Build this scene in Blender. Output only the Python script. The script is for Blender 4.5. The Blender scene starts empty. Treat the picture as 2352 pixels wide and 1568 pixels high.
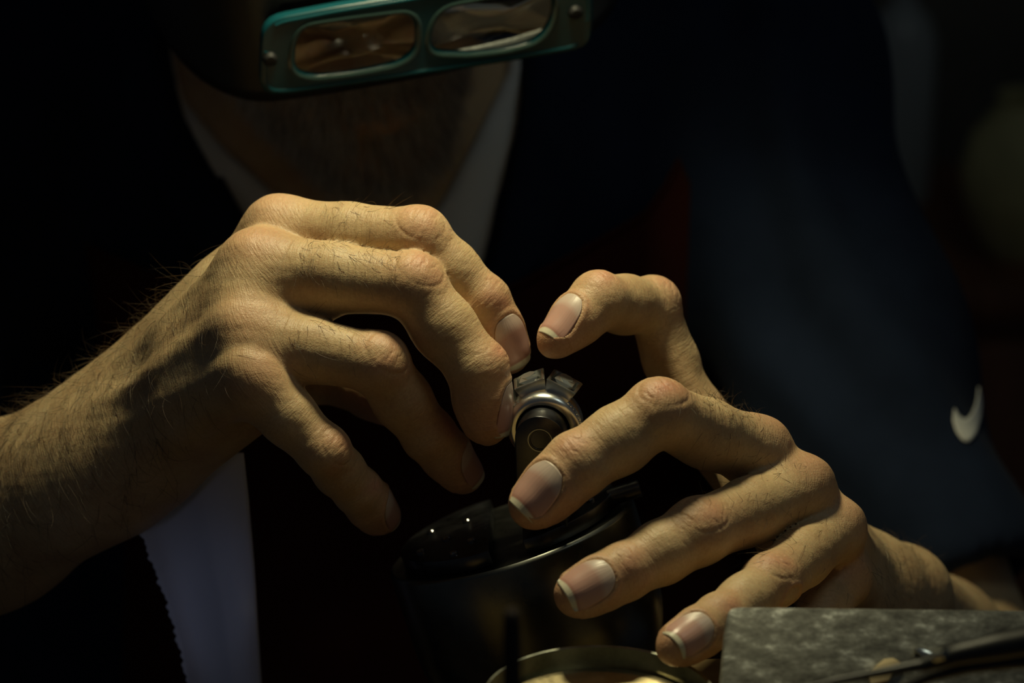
import bpy, bmesh, math, random
import numpy as np
from mathutils import Vector, Matrix
from mathutils.bvhtree import BVHTree

random.seed(7); rng = np.random.default_rng(7)
scene = bpy.context.scene
COL = scene.collection

# ------------------------------------------------------------------ camera
F = 6207.0                                  # focal length in pixels of the 2352 x 1568 frame
PITCH = math.radians(20.0)
CAM = np.array((0.0, 0.0, 0.395))           # bench top is z = 0
RX = np.array((1.0, 0.0, 0.0))
UP = np.array((0.0, math.sin(PITCH), math.cos(PITCH)))
BK = np.array((0.0, -math.cos(PITCH), math.sin(PITCH)))     # camera +Z (towards the viewer)
ROT = np.stack((RX, UP, BK), 1)
cam_data = bpy.data.cameras.new('camera')
cam_data.sensor_width = 36.0
cam_data.lens = F * 36.0 / 2352.0
cam_data.clip_start = 0.05
cam_data.dof.use_dof = True
cam_data.dof.focus_distance = 0.875
cam_data.dof.aperture_fstop = 9.0
cam = bpy.data.objects.new('camera', cam_data); COL.objects.link(cam)
cam.matrix_world = Matrix([[*ROT[0], CAM[0]], [*ROT[1], CAM[1]], [*ROT[2], CAM[2]], [0, 0, 0, 1]])
scene.camera = cam

# ------------------------------------------------------------------ light and exposure
scene.view_settings.view_transform = 'Standard'
scene.view_settings.look = 'None'
scene.view_settings.gamma = 1.0
scene.view_settings.use_curve_mapping = False
scene.view_settings.exposure = 0.0
scene.cycles.use_adaptive_sampling = True; scene.cycles.adaptive_threshold = 0.035; scene.cycles.max_bounces = 5; scene.cycles.diffuse_bounces = 3; scene.cycles.glossy_bounces = 3; scene.cycles.transmission_bounces = 6
world = bpy.data.worlds.new('world'); scene.world = world
world.use_nodes = True
world.node_tree.nodes['Background'].inputs[0].default_value = (0.72, 0.84, 1.0, 1)
world.node_tree.nodes['Background'].inputs[1].default_value = 0.018

def Pc(px, py, d):                          # photo pixel + distance -> camera axes (metres)
    return np.array(((px - 1176.0) / F * d, -(py - 784.0) / F * d, -d))
def c2w(p):
    return np.asarray(p) @ ROT.T + CAM
def w2c(p):
    return (np.asarray(p) - CAM) @ ROT
def W(px, py, d):
    return c2w(Pc(px, py, d))
def proj(pc):                               # camera axes -> photo pixel
    pc = np.asarray(pc)
    return 1176.0 - pc[..., 0] / pc[..., 2] * F, 784.0 + pc[..., 1] / pc[..., 2] * F

def aim_spot(name, loc, target, power, size, blend, radius, color):
    L = bpy.data.lights.new(name, 'SPOT')
    L.energy = power; L.spot_size = math.radians(size); L.spot_blend = blend
    L.shadow_soft_size = radius; L.color = color
    o = bpy.data.objects.new(name, L); COL.objects.link(o)
    o.location = loc
    o.rotation_euler = (Vector(target) - Vector(loc)).to_track_quat('-Z', 'Y').to_euler()
    return o
lamp_target = W(960, 900, 0.905) + np.array((0, .035, 0))
lamp_pos = W(1100, 470, 0.90) + np.array((0.0, 0.040, 0.28))
aim_spot('bench_lamp_light', lamp_pos, lamp_target, 4.6, 96, 0.8, 0.030, (1.0, 0.91, 0.54))
# added dim fill, high on the right, to brighten the undershirt
LC = bpy.data.lights.new('undershirt_fill', 'AREA'); LC.energy = 0.5; LC.size = 0.35; LC.color = (0.86, 1.0, 0.95)
lc = bpy.data.objects.new('undershirt_fill', LC); COL.objects.link(lc); lc.location = (0.62, 0.62, 1.25)
lc.rotation_euler = (Vector(W(1100, 400, 1.2)) - lc.location).to_track_quat('-Z', 'Y').to_euler()
# added narrow cool spot, low on the left, to brighten the paper towel
aim_spot('paper_fill', W(-900, 1900, 0.55), W(470, 1400, 0.96), 0.18, 14, 0.9, 0.03, (0.58, 0.66, 1.0))

# ------------------------------------------------------------------ helpers: objects, materials
def link(name, me, mat=None, parent=None, smooth=True):
    o = bpy.data.objects.new(name, me); COL.objects.link(o)
    if mat: me.materials.append(mat)
    if parent: o.parent = parent
    if smooth:
        me.polygons.foreach_set('use_smooth', np.ones(len(me.polygons), bool))
    return o
def mesh_np(name, V, Fc, world=True):
    me = bpy.data.meshes.new(name)
    V = c2w(V) if not world else np.asarray(V, float)
    Fc = np.asarray(Fc, np.int32)
    n, k = Fc.shape
    me.vertices.add(len(V)); me.vertices.foreach_set('co', V.astype(np.float32).ravel())
    me.loops.add(n * k); me.loops.foreach_set('vertex_index', Fc.ravel())
    me.polygons.add(n); me.polygons.foreach_set('loop_start', np.arange(n, dtype=np.int32) * k)
    me.update(calc_edges=True); me.validate()
    return me
def mesh_py(name, V, faces):
    me = bpy.data.meshes.new(name); me.from_pydata([tuple(map(float, v)) for v in V], [], faces); me.update()
    return me
def tag(o, label=None, cat=None, group=None, kind=None):
    if label: o['label'] = label
    if cat: o['category'] = cat
    if group: o['group'] = group
    if kind: o['kind'] = kind
    return o
def empty(name, loc=(0, 0, 0)):
    o = bpy.data.objects.new(name, None); COL.objects.link(o); o.location = loc; o.empty_display_size = 0.02
    return o
def keep_parent(o, parent):                 # parent without moving
    o.parent = parent; o.matrix_parent_inverse = Matrix.Translation(parent.location).inverted()
    return o
def modifier(o, kind, **kw):
    m = o.modifiers.new(kind.lower(), kind)
    for k, v in kw.items(): setattr(m, k, v)
    return m

class NT:
    def __init__(s, name):
        s.m = bpy.data.materials.new(name); s.m.use_nodes = True
        s.t = s.m.node_tree; s.b = s.t.nodes['Principled BSDF']
    def n(s, kind, **kw):
        x = s.t.nodes.new('ShaderNode' + kind)
        for k, v in kw.items():
            if k in x.inputs.keys() if isinstance(k, str) else False: x.inputs[k].default_value = v
            else: setattr(x, k, v)
        return x
    def l(s, a, b): s.t.links.new(a, b)
    def set(s, **kw):
        for k, v in kw.items():
            s.b.inputs[k.replace('_', ' ')].default_value = v
        return s
    def ramp(s, fac, stops):
        r = s.n('ValToRGB'); e = r.color_ramp.elements
        while len(e) < len(stops): e.new(0.5)
        for el, (p, c) in zip(e, stops): el.position = p; el.color = (*c, 1) if len(c) == 3 else c
        s.l(fac, r.inputs['Fac']); return r.outputs['Color']
    def noise(s, scale, detail=4, rough=0.55, co=None, mapscale=None):
        x = s.n('TexNoise'); x.inputs['Scale'].default_value = scale
        x.inputs['Detail'].default_value = detail; x.inputs['Roughness'].default_value = rough
        if co is None: co = s.n('TexCoord').outputs['Object']
        if mapscale is not None:
            mp = s.n('Mapping'); mp.inputs['Scale'].default_value = mapscale; s.l(co, mp.inputs['Vector']); co = mp.outputs['Vector']
        s.l(co, x.inputs['Vector']); return x.outputs['Fac']
    def bump(s, h, strength=0.3, dist=0.001, prev=None):
        b = s.n('Bump'); b.inputs['Strength'].default_value = strength; b.inputs['Distance'].default_value = dist
        s.l(h, b.inputs['Height'])
        if prev is not None: s.l(prev, b.inputs['Normal'])
        return b.outputs['Normal']

def mat(name, color, rough=0.5, metal=0.0, noise_scale=None, var=0.25, bump=0.0, bump_dist=0.0005, **kw):
    t = NT(name); t.set(Roughness=rough, Metallic=metal)
    c = np.array(color)
    if noise_scale:
        f = t.noise(noise_scale)
        col = t.ramp(f, [(0.3, tuple(c * (1 - var))), (0.7, tuple(np.minimum(c * (1 + var), 1)))])
        t.l(col, t.b.inputs['Base Color'])
        if bump: t.l(t.bump(f, bump, bump_dist), t.b.inputs['Normal'])
    else:
        t.set(Base_Color=(*color, 1))
    for k, v in kw.items(): t.b.inputs[k.replace('_', ' ')].default_value = v
    return t.m

# ------------------------------------------------------------------ helpers: implicit surfaces
def smin(a, b, k):
    if k <= 0: return np.minimum(a, b)
    h = np.maximum(k - np.abs(a - b), 0.0) / k
    return np.minimum(a, b) - h * h * (k * 0.25)
def smax(a, b, k): return -smin(-a, -b, k)

class Field:
    BIG = 0.05
    def __init__(s, lo, hi, h, arr=None):
        s.h = h; s.lo = np.asarray(lo, float)
        s.n = np.ceil((np.asarray(hi) - s.lo) / h).astype(int) + 1
        s.a = np.full(s.n, s.BIG, np.float32) if arr is None else arr
        s.ax = [(s.lo[i] + h * np.arange(s.n[i])).astype(np.float32) for i in range(3)]
    def box(s, lo, hi):
        i0 = np.clip(np.floor((np.asarray(lo) - s.lo) / s.h).astype(int), 0, s.n)
        i1 = np.clip(np.ceil((np.asarray(hi) - s.lo) / s.h).astype(int) + 1, 0, s.n)
        return tuple(slice(a, b) for a, b in zip(i0, i1))
    def grid(s, sl):
        return (s.ax[0][sl[0]][:, None, None], s.ax[1][sl[1]][None, :, None], s.ax[2][sl[2]][None, None, :])
    def _put(s, sl, d, k, sub):
        if sub: s.a[sl] = smax(s.a[sl], -d, k)
        else: s.a[sl] = smin(s.a[sl], d, k)
    def cone(s, a, b, ra, rb, k=0.004, flat=None, sub=False):
        a = np.asarray(a, float); b = np.asarray(b, float)
        m = max(ra, rb) * (1.0 if flat is None else max(1.0, flat[1])) + k + 0.012
        sl = s.box(np.minimum(a, b) - m, np.maximum(a, b) + m)
        x, y, z = s.grid(sl)
        if x.size == 0 or y.size == 0 or z.size == 0: return
        ba = b - a; L2 = max(ba @ ba, 1e-12)
        qx, qy, qz = x - a[0], y - a[1], z - a[2]
        t = np.clip((qx * ba[0] + qy * ba[1] + qz * ba[2]) / L2, 0, 1)
        rx, ry, rz = qx - t * ba[0], qy - t * ba[1], qz - t * ba[2]
        r = ra + (rb - ra) * t
        d2 = rx * rx + ry * ry + rz * rz
        if flat is not None:                 # (axis, factor): wider (>1) or thinner (<1) along axis
            ax, f = np.asarray(flat[0]), flat[1]
            w = rx * ax[0] + ry * ax[1] + rz * ax[2]
            d2 = d2 + w * w * (1.0 / (f * f) - 1.0)
        s._put(sl, (np.sqrt(d2) - r).astype(np.float32), k, sub)
    def ball(s, c, r, k=0.004, sub=False):
        s.cone(c, c, r, r, k, None, sub)
    def ell(s, c, axes, radii, k=0.004, sub=False):
        c = np.asarray(c, float); A = np.asarray(axes, float); R = np.asarray(radii, float)
        ext = np.sqrt(((A * R[:, None]) ** 2).sum(0)) + k + 0.012
        sl = s.box(c - ext, c + ext); x, y, z = s.grid(sl)
        if x.size == 0 or y.size == 0 or z.size == 0: return
        qx, qy, qz = x - c[0], y - c[1], z - c[2]
        k0 = 0; k1 = 0
        for ax, r in zip(A, R):
            w = qx * ax[0] + qy * ax[1] + qz * ax[2]
            k0 = k0 + (w / r) ** 2; k1 = k1 + (w / (r * r)) ** 2
        k0 = np.sqrt(k0); k1 = np.sqrt(k1)
        d = np.where(k1 > 1e-9, k0 * (k0 - 1.0) / np.maximum(k1, 1e-9), -R.min())
        s._put(sl, d.astype(np.float32), k, sub)

def surface_nets(f):
    a = f.a; S = a < 0
    c = [S[i:S.shape[0] - 1 + i, j:S.shape[1] - 1 + j, k:S.shape[2] - 1 + k] for i in (0, 1) for j in (0, 1) for k in (0, 1)]
    al = c[0].copy(); an = c[0].copy()
    for q in c[1:]: al &= q; an |= q
    act = an & ~al
    idx = np.argwhere(act)
    ids = np.full(act.shape, -1, np.int32); ids[act] = np.arange(len(idx), dtype=np.int32)
    off = np.array([(i, j, k) for i in (0, 1) for j in (0, 1) for k in (0, 1)])
    val = np.stack([a[idx[:, 0] + o[0], idx[:, 1] + o[1], idx[:, 2] + o[2]] for o in off], 1).astype(np.float64)
    P = np.zeros((len(idx), 3)); cnt = np.zeros(len(idx))
    for i in range(8):
        for j in range(i + 1, 8):
            dd = off[j] - off[i]
            if np.abs(dd).sum() != 1: continue
            va, vb = val[:, i], val[:, j]
            m = (va < 0) != (vb < 0)
            t = np.where(m, va / np.where(m, va - vb, 1), 0)
            P += np.where(m[:, None], off[i] + t[:, None] * dd, 0); cnt += m
    P /= cnt[:, None]
    V = f.lo + (idx + P) * f.h
    quads = []
    for ax in range(3):
        u, v = (ax + 1) % 3, (ax + 2) % 3
        s0 = [slice(None)] * 3; s1 = [slice(None)] * 3
        s0[ax] = slice(0, -1); s1[ax] = slice(1, None)
        A = S[tuple(s0)]; B = S[tuple(s1)]
        e = np.argwhere(A != B)
        n = np.array(act.shape)
        e = e[(e[:, u] > 0) & (e[:, v] > 0) & (e[:, u] < n[u]) & (e[:, v] < n[v])]
        ins = A[e[:, 0], e[:, 1], e[:, 2]]
        q = []
        for du, dv in ((1, 1), (0, 1), (0, 0), (1, 0)):
            g = e.copy(); g[:, u] -= du; g[:, v] -= dv
            q.append(ids[g[:, 0], g[:, 1], g[:, 2]])
        q = np.stack(q, 1)
        q[~ins] = q[~ins][:, ::-1]
        quads.append(q)
    Q = np.concatenate(quads)
    return V, Q

def largest(V, Q):                          # keep the biggest connected piece
    lab = np.arange(len(V))
    while True:
        m = lab[Q].min(1); new = lab.copy()
        for j in range(4): np.minimum.at(new, Q[:, j], m)
        new = new[new]
        if (new == lab).all(): break
        lab = new
    big = np.bincount(lab).argmax(); keep = lab == big
    idx = np.cumsum(keep) - 1
    return V[keep], idx[Q[keep[Q[:, 0]]]]

def relax(V, Q, it=2, lam=0.5):
    E = np.concatenate([Q[:, [0, 1]], Q[:, [1, 2]], Q[:, [2, 3]], Q[:, [3, 0]]])
    for _ in range(it):
        acc = np.zeros_like(V); n = np.zeros(len(V))
        for i in range(3):
            acc[:, i] += np.bincount(E[:, 0], V[E[:, 1], i], len(V)) + np.bincount(E[:, 1], V[E[:, 0], i], len(V))
        n = np.bincount(E[:, 0], minlength=len(V)) + np.bincount(E[:, 1], minlength=len(V))
        V = V + lam * (acc / np.maximum(n, 1)[:, None] - V)
    return V

def subdivide(V, Q):                        # one Catmull-Clark step
    n = len(V); m = len(Q)
    Fp = V[Q].mean(1)
    E = np.stack([Q, np.roll(Q, -1, 1)], 2).reshape(-1, 2); E.sort(1)
    key = E[:, 0].astype(np.int64) * n + E[:, 1]
    uk, inv, cnt = np.unique(key, return_inverse=True, return_counts=True)
    e0, e1 = uk // n, uk % n
    fid = np.repeat(np.arange(m), 4)
    mid = (V[e0] + V[e1]) * .5
    fs = np.stack([np.bincount(inv, Fp[fid, i], len(uk)) for i in range(3)], 1)
    Ep = np.where((cnt == 2)[:, None], (V[e0] + V[e1] + fs) / 4, mid)
    val = np.bincount(e0, minlength=n) + np.bincount(e1, minlength=n)
    sm = np.stack([np.bincount(e0, mid[:, i], n) + np.bincount(e1, mid[:, i], n) for i in range(3)], 1) / np.maximum(val, 1)[:, None]
    fn = np.bincount(Q.ravel(), minlength=n)
    sf = np.stack([np.bincount(Q.ravel(), np.repeat(Fp[:, i], 4), n) for i in range(3)], 1) / np.maximum(fn, 1)[:, None]
    edge = np.zeros(n, bool); edge[e0[cnt != 2]] = True; edge[e1[cnt != 2]] = True
    k = np.maximum(val, 3)[:, None]
    Vn = np.where(edge[:, None], V, (sf + 2 * sm + (k - 3) * V) / k)
    V2 = np.concatenate([Vn, Ep, Fp])
    ei = n + inv.reshape(m, 4); fi = n + len(uk) + np.arange(m)
    Q2 = np.concatenate([np.stack([Q[:, j], ei[:, j], fi, ei[:, (j - 1) % 4]], 1) for j in range(4)])
    return V2, Q2

def normals(V, Q):
    n = np.cross(V[Q[:, 2]] - V[Q[:, 0]], V[Q[:, 3]] - V[Q[:, 1]])
    N = np.zeros_like(V)
    for i in range(3):
        for j in range(4): N[:, i] += np.bincount(Q[:, j], n[:, i], len(V))
    return N / np.maximum(np.linalg.norm(N, axis=1), 1e-12)[:, None]

def unit(v): v = np.asarray(v, float); return v / np.linalg.norm(v)

# a cheap smooth 3-d noise for geometry (sums of sines in random directions)
_nd = rng.normal(size=(24, 3)); _nd /= np.linalg.norm(_nd, axis=1)[:, None]; _np = rng.uniform(0, 6.28, 24)
def wob(P, freq, n=8, o=0):
    r = 0
    for i in range(n):
        d = _nd[(i + o) % 24]; r = r + np.sin(P @ d * freq * (0.7 + 0.6 * ((i * 7) % n) / n) + _np[(i * 5 + o) % 24])
    return r / math.sqrt(n)
# ------------------------------------------------------------------ the hands
def J(px, py, d, rpx): return (Pc(px, py, d), rpx * d / F)
class Finger:
    def __init__(s, name, joints, dors, nail=None, flex=True, mid=0.965):
        s.name = name; s.p = [J(*j)[0] for j in joints]; s.r = [J(*j)[1] for j in joints]
        s.mid = mid; s.nail = nail; s.flex = flex
        s.t = [unit(s.p[i + 1] - s.p[i]) for i in range(3)]
        s.n = []
        for i in range(3):
            h = unit(dors[i]); h = h - (h @ s.t[i]) * s.t[i]; s.n.append(unit(h))
        s.b = [np.cross(s.t[i], s.n[i]) for i in range(3)]
    def build(s, f):
        for i in range(3):
            a, b = s.p[i], s.p[i + 1]; ra, rb = s.r[i], s.r[i + 1]
            m = a * 0.5 + b * 0.5; rm = (ra + rb) * 0.5 * (s.mid, s.mid + .03, 1.05)[i]
            f.cone(a, m, ra * 0.97, rm, 0.003); f.cone(m, b, rm, rb * 0.97, 0.003)
        L = np.linalg.norm(s.p[3] - s.p[2])
        # pulp of the finger tip and pads on the palm side
        A = np.stack((s.t[2], s.n[2], s.b[2]))
        f.ell(s.p[3] - s.t[2] * 0.25 * L - s.n[2] * s.r[3] * 0.22, A, (L * 0.62, s.r[3] * 0.92, s.r[3] * 1.0), 0.003)
        for i in (0, 1):
            m = (s.p[i] + s.p[i + 1]) * 0.5
            A = np.stack((s.t[i], s.n[i], s.b[i])); Li = np.linalg.norm(s.p[i + 1] - s.p[i])
            f.ell(m - s.n[i] * s.r[i + 1] * 0.25, A, (Li * 0.36, s.r[i + 1] * 0.8, s.r[i + 1] * 0.86), 0.004)
        # bony knuckles on the back of the finger
        for i, s1, up, le in ((1, 0.86, 0.24, 0.85), (2, 0.84, 0.10, 0.7)):
            n = unit(s.n[i - 1] + s.n[i]); t = unit(s.t[i - 1] + s.t[i]); t = unit(t - (t @ n) * n)
            A = np.stack((t, n, np.cross(t, n)))
            r = s.r[i]
            f.ell(s.p[i] + n * r * up, A, (r * le, r * (1 - up) * 1.01, r * s1), 0.004)

class Hand:
    def __init__(s, fingers, px_box, depth):
        s.fingers = fingers
        c = [Pc(x, y, d) for x in px_box[:2] for y in px_box[2:] for d in depth]
        c = np.array(c)
        s.f = Field(c.min(0), c.max(0), 0.0009)
    def merge(s, kweb=0.006):
        palm = s.f.a.copy()
        for fg in s.fingers:
            P = np.array(fg.p); m = max(fg.r) + 0.016
            sl = s.f.box(P.min(0) - m, P.max(0) + m)
            sub = Field.__new__(Field); sub.h = s.f.h
            sub.lo = s.f.lo + np.array([q.start for q in sl]) * s.f.h
            sub.a = np.full([q.stop - q.start for q in sl], Field.BIG, np.float32); sub.n = np.array(sub.a.shape)
            sub.ax = [s.f.ax[i][sl[i]] for i in range(3)]
            fg.build(sub)
            s.f.a[sl] = np.minimum(s.f.a[sl], smin(palm[sl], sub.a, kweb))
    def mesh(s):
        V, Q = surface_nets(s.f)
        V = relax(V, Q, 3, 0.4)
        V, Q = subdivide(V, Q)
        s.V0 = V.copy(); s.Q = Q; s.N0 = normals(V, Q)
        return V, Q

def skin_features(hand, bones):
    """adds creases and nail beds to the mesh; returns displaced vertices + per-vertex data"""
    V = hand.V0; N = hand.N0; n = len(V)
    disp = np.zeros(n); red = np.zeros(n); best = np.full(n, 1e9); co = np.zeros((n, 3))
    segs = [(fg.p[i], fg.p[i + 1], fg.n[i], fg.r[i], 40.0 * k + 13 * i, 1.0) for k, fg in enumerate(hand.fingers) for i in range(3)]
    segs += [(a, b, nn, r, 300 + 17 * i, 0.0) for i, (a, b, nn, r) in enumerate(bones)]
    for a, b, nn, r, base, isf in segs:
        ba = b - a; L = np.linalg.norm(ba); t = ba / L; bb = np.cross(t, nn)
        q = V - a; s_ = np.clip(q @ t, -0.004, L + 0.004); w = q - np.outer(s_, t)
        dist = np.linalg.norm(w, axis=1) - r * (1.0 if isf else 1.3)
        m = dist < best
        best[m] = dist[m]
        ang = np.arctan2(w @ bb, w @ nn)
        co[m, 0] = base + (q @ t)[m] * 1000; co[m, 1] = (ang * r * 1000)[m]; co[m, 2] = base * 0.37
    for fg in hand.fingers:
        q = V - fg.p[0] - fg.n[0] * fg.r[0] * .7
        red = np.maximum(red, .55 * np.exp(-(np.linalg.norm(q, axis=1) / (fg.r[0] * .85)) ** 2))
        for i in (1, 2):
            nn = unit(fg.n[i - 1] + fg.n[i]); t = unit(fg.t[i - 1] + fg.t[i]); t = unit(t - (t @ nn) * nn); bb = np.cross(t, nn)
            q = V - fg.p[i]; r = fg.r[i]
            near = np.linalg.norm(q, axis=1) < r * 1.9
            if not near.any(): continue
            q = q[near]; s_ = (q @ t) * 1000; u = (q @ bb) * 1000; d = q @ nn / r
            dm = np.clip((d - 0.15) / 0.4, 0, 1)
            R = r * 1000
            # red, slightly shiny skin over the joint
            red[near] = np.maximum(red[near], .62 * dm * np.exp(-(s_ / (0.9 * R)) ** 2 - (u / (0.8 * R)) ** 2) * (1 + .3 * wob(V[near], 700, 6)))
            ph = 1.7 * i + fg.p[0][0] * 300
            if i == 1:
                offs = [(-0.95, .16, .35), (-0.62, .26, .4), (-0.3, .3, .42), (0.02, .34, .42), (0.32, .28, .4), (0.66, .26, .4), (0.98, .16, .35)]
            else:
                offs = [(-0.60, .14, .34), (-0.30, .22, .36), (0.0, .26, .36), (0.30, .20, .36), (0.60, .12, .3)]
            dd = np.zeros(len(q))
            for o, dep, wd in offs:
                line = o * R * (1.0 if not fg.flex or i == 2 else 1.12) + (0.05 * np.sign(o) if abs(o) > .1 else 0.0) * (-(u ** 2)) / R * 3.0
                line = line + 0.35 * np.sin(u * 0.9 + ph + o * 9) + 0.22 * np.sin(u * 2.1 + ph * 2 + o * 5)
                soft = np.clip(1.15 - np.abs(u) / (R * (0.95 - 0.35 * abs(o))), 0, 1)
                mod = 0.55 + 0.45 * np.sin(u * 0.5 + o * 23 + ph)
                k = (0.75 if fg.flex and i == 1 else 1.15)
                dd -= k * dep * np.exp(-((s_ - line) / wd) ** 2) * soft * mod
            if i == 1:       # smooth oval knuckle rim
                e = np.sqrt((s_ / (0.72 * R)) ** 2 + (u / (0.62 * R)) ** 2)
                dd += (0.10 if fg.flex else 0.08) * np.exp(-(e / 0.8) ** 2) - 0.24 * np.exp(-((e - 1.12) / 0.08) ** 2) * (0.6 + 0.4 * np.sin(np.arctan2(u, s_) * 2 + ph))
            disp[near] += dd * dm * 0.001
        # fine lines across the back of the finger
        for i in (0, 1):
            a = fg.p[i]; L_ = np.linalg.norm(fg.p[i + 1] - a)
            q = V - a; sl = q @ fg.t[i]; w = q - np.outer(sl, fg.t[i]); rr = np.linalg.norm(w, axis=1)
            near = (sl > (L_ * .55 if i == 0 else L_ * .12)) & (sl < L_ * .97) & (rr < fg.r[i] * 1.35)
            if not near.any(): continue
            dz = np.clip((w[near] @ fg.n[i]) / np.maximum(rr[near], 1e-6) - .05, 0, 1) ** .5
            u = w[near] @ fg.b[i] * 1000; sm = sl[near] * 1000
            ph = sm / 2.3 + .16 * np.sin(u * .55 + fg.p[0][1] * 400) + .10 * np.sin(u * 1.3 + sm * .4)
            fr = np.abs((ph % 1) - .5) * 2.3
            amp = .055 + .05 * np.sin(np.floor(ph) * 2.4 + u * .35)
            disp[near] -= amp * np.exp(-(fr / .26) ** 2) * dz * .001
        # finger tip redness and nail bed
        q = V - fg.p[3]
        red = np.maximum(red, 0.7 * np.exp(-(np.linalg.norm(q, axis=1) / (fg.r[3] * 1.8)) ** 2))
        if fg.nail:
            c, t, nn, bb, hw, hl = nail_frame(fg)
            q = V - c; s_ = q @ t / hl; u = q @ bb / hw; d = q @ nn
            near = (d > -fg.r[3] * 0.85) & (np.abs(s_) < 1.8) & (np.abs(u) < 1.8)
            e = (np.abs(np.where(s_ > 0, s_ * 1.06, s_)) ** 3.0 + np.abs(u) ** 3.0) ** (1 / 3.0)
            dn = np.where(e < 1.0, -0.00045, 0.0)
            ring = np.exp(-((e - 1.13) / 0.10) ** 2) * np.where(s_ < 0.55, 1.0, 0.0) * 0.00032
            disp[near] += (dn + ring)[near]
            red[near] = np.maximum(red[near], (0.45 * np.exp(-((e - 1.15) / 0.25) ** 2))[near])
    # soft skin unevenness
    disp += 0.00003 * wob(V, 1500, 8)
    return V + N * disp[:, None], red, co

def nail_frame(fg):
    hw, hl, pos, side = fg.nail            # half width/length as share of tip radius, position along, sideways turn
    r = fg.r[3]; t = fg.t[2]; nn = unit(fg.n[2] + side * fg.b[2]); bb = np.cross(t, nn)
    c = fg.p[3] + t * r * pos + nn * r * 0.2
    return c, t, nn, bb, r * hw, r * hl

def make_nail(fg, bvh, mat, parent):
    c, t, nn, bb, hw, hl = nail_frame(fg)
    nu, ns = 15, 18; V = []; uv = []
    for j in range(ns):
        for i in range(nu):
            u = -1 + 2 * i / (nu - 1); s_ = -1 + 2 * j / (ns - 1)
            # rounded-rectangle outline
            k = (1 - abs(s_) ** (4.2 if s_ < 0 else 6.0) * (0.42 if s_ < 0 else 0.16))
            uu = u * k * 0.98
            ss = s_ * (1 - 0.10 * u * u * (1 if s_ > 0 else 0.8))
            o = c + t * ss * hl + bb * uu * hw + nn * fg.r[3] * 1.35
            hit = bvh.ray_cast(Vector(o), Vector(-nn))
            p = c + t * ss * hl + bb * uu * hw + nn * fg.r[3] * 0.2 if hit[0] is None else np.array(hit[0])
            V.append(p + nn * 0.00010); uv.append((u, s_))
    V = np.array(V).reshape(ns, nu, 3)
    j0 = int(ns * .66)                     # the free edge grows on straighter than the flesh below it
    sl = (V[j0] - V[j0 - 4]) / 4
    for j in range(j0 + 1, ns):
        ext = V[j0] + sl * (j - j0); w = min(.75, (j - j0) * .22)
        hgt = ((ext - V[j]) @ nn)[:, None]
        V[j] = V[j] + nn * np.clip(hgt, 0, .0007) * w
    # smooth the plate, and let the free edge grow straight on past the bed
    for _ in range(6):
        S = V.copy(); S[1:-1, 1:-1] = 0.2 * V[1:-1, 1:-1] + 0.2 * (V[:-2, 1:-1] + V[2:, 1:-1] + V[1:-1, :-2] + V[1:-1, 2:])
        S[1:-1, 0] = 0.5 * V[1:-1, 0] + 0.25 * (V[:-2, 0] + V[2:, 0]); S[1:-1, -1] = 0.5 * V[1:-1, -1] + 0.25 * (V[:-2, -1] + V[2:, -1])
        V = S
    fc = [(j * nu + i, j * nu + i + 1, (j + 1) * nu + i + 1, (j + 1) * nu + i) for j in range(ns - 1) for i in range(nu - 1)]
    fl = np.array(fc)
    Vf = V.reshape(-1, 3)
    nrm = np.cross(Vf[fl[len(fl) // 2][1]] - Vf[fl[len(fl) // 2][0]], Vf[fl[len(fl) // 2][3]] - Vf[fl[len(fl) // 2][0]])
    if nrm @ nn < 0: fl = fl[:, ::-1]
    me = mesh_np('fingernail', Vf, fl, world=False)
    at = me.attributes.new('nail_co', 'FLOAT_VECTOR', 'POINT')
    at.data.foreach_set('vector', np.array([(a, b, 0) for a, b in uv], np.float32).ravel())
    o = link('fingernail', me, mat, parent)
    modifier(o, 'SUBSURF', levels=1, render_levels=1)
    modifier(o, 'SOLIDIFY', thickness=0.0005, offset=-1)
    return o

# right hand (on the left of the picture): index, middle, ring, little finger, thumb behind them
R_fingers = [
    Finger('index', [(642, 532, .914, 80), (960, 549, .898, 73), (1108, 694, .901, 63), (1168, 806, .905, 53)],
           [(0, .75, .66), (.28, .45, .85), (.52, .18, .83)], nail=(0.84, 1.20, -0.42, 0.10)),
    Finger('middle', [(592, 612, .898, 84), (948, 657, .886, 75), (1096, 846, .886, 69), (1121, 964, .889, 59)],
           [(.1, .7, .7), (.55, .55, .62), (.97, .12, .22)], nail=(0.84, 1.05, -0.30, 0.0)),
    Finger('ring', [(560, 768, .887, 76), (866, 834, .884, 71), (984, 1000, .899, 60), (1064, 1084, .908, 49)],
           [(.1, .6, .8), (.5, .4, .75), (.7, .2, .5)], nail=(0.84, 1.05, -0.30, 0.0)),
    Finger('little', [(580, 872, .881, 74), (742, 1036, .883, 59), (820, 1126, .897, 53), (874, 1180, .909, 49)],
           [(.3, .5, .8), (.55, .35, .75), (.6, .3, .6)], nail=(0.84, 1.05, -0.30, 0.0)),
    Finger('thumb', [(420, 860, .948, 95), (640, 835, .948, 72), (800, 870, .942, 66), (905, 925, .930, 52)],
           [(.2, .9, -.3), (.2, .9, -.3), (.3, .8, -.3)], nail=(0.84, 1.05, -0.30, 0.0)),
]
R = Hand(R_fingers, (-420, 1240, 420, 1560), (.80, 1.06))
f = R.f
Rw = Pc(225, 1050, .930)                                    # wrist
R_mc = [(Pc(300, 905, .948), 78), (Pc(270, 945, .932), 82), (Pc(245, 1000, .924), 82), (Pc(240, 1060, .926), 80)]
R_dors = unit((-.45, .55, .7))
Rbones = []
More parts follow.
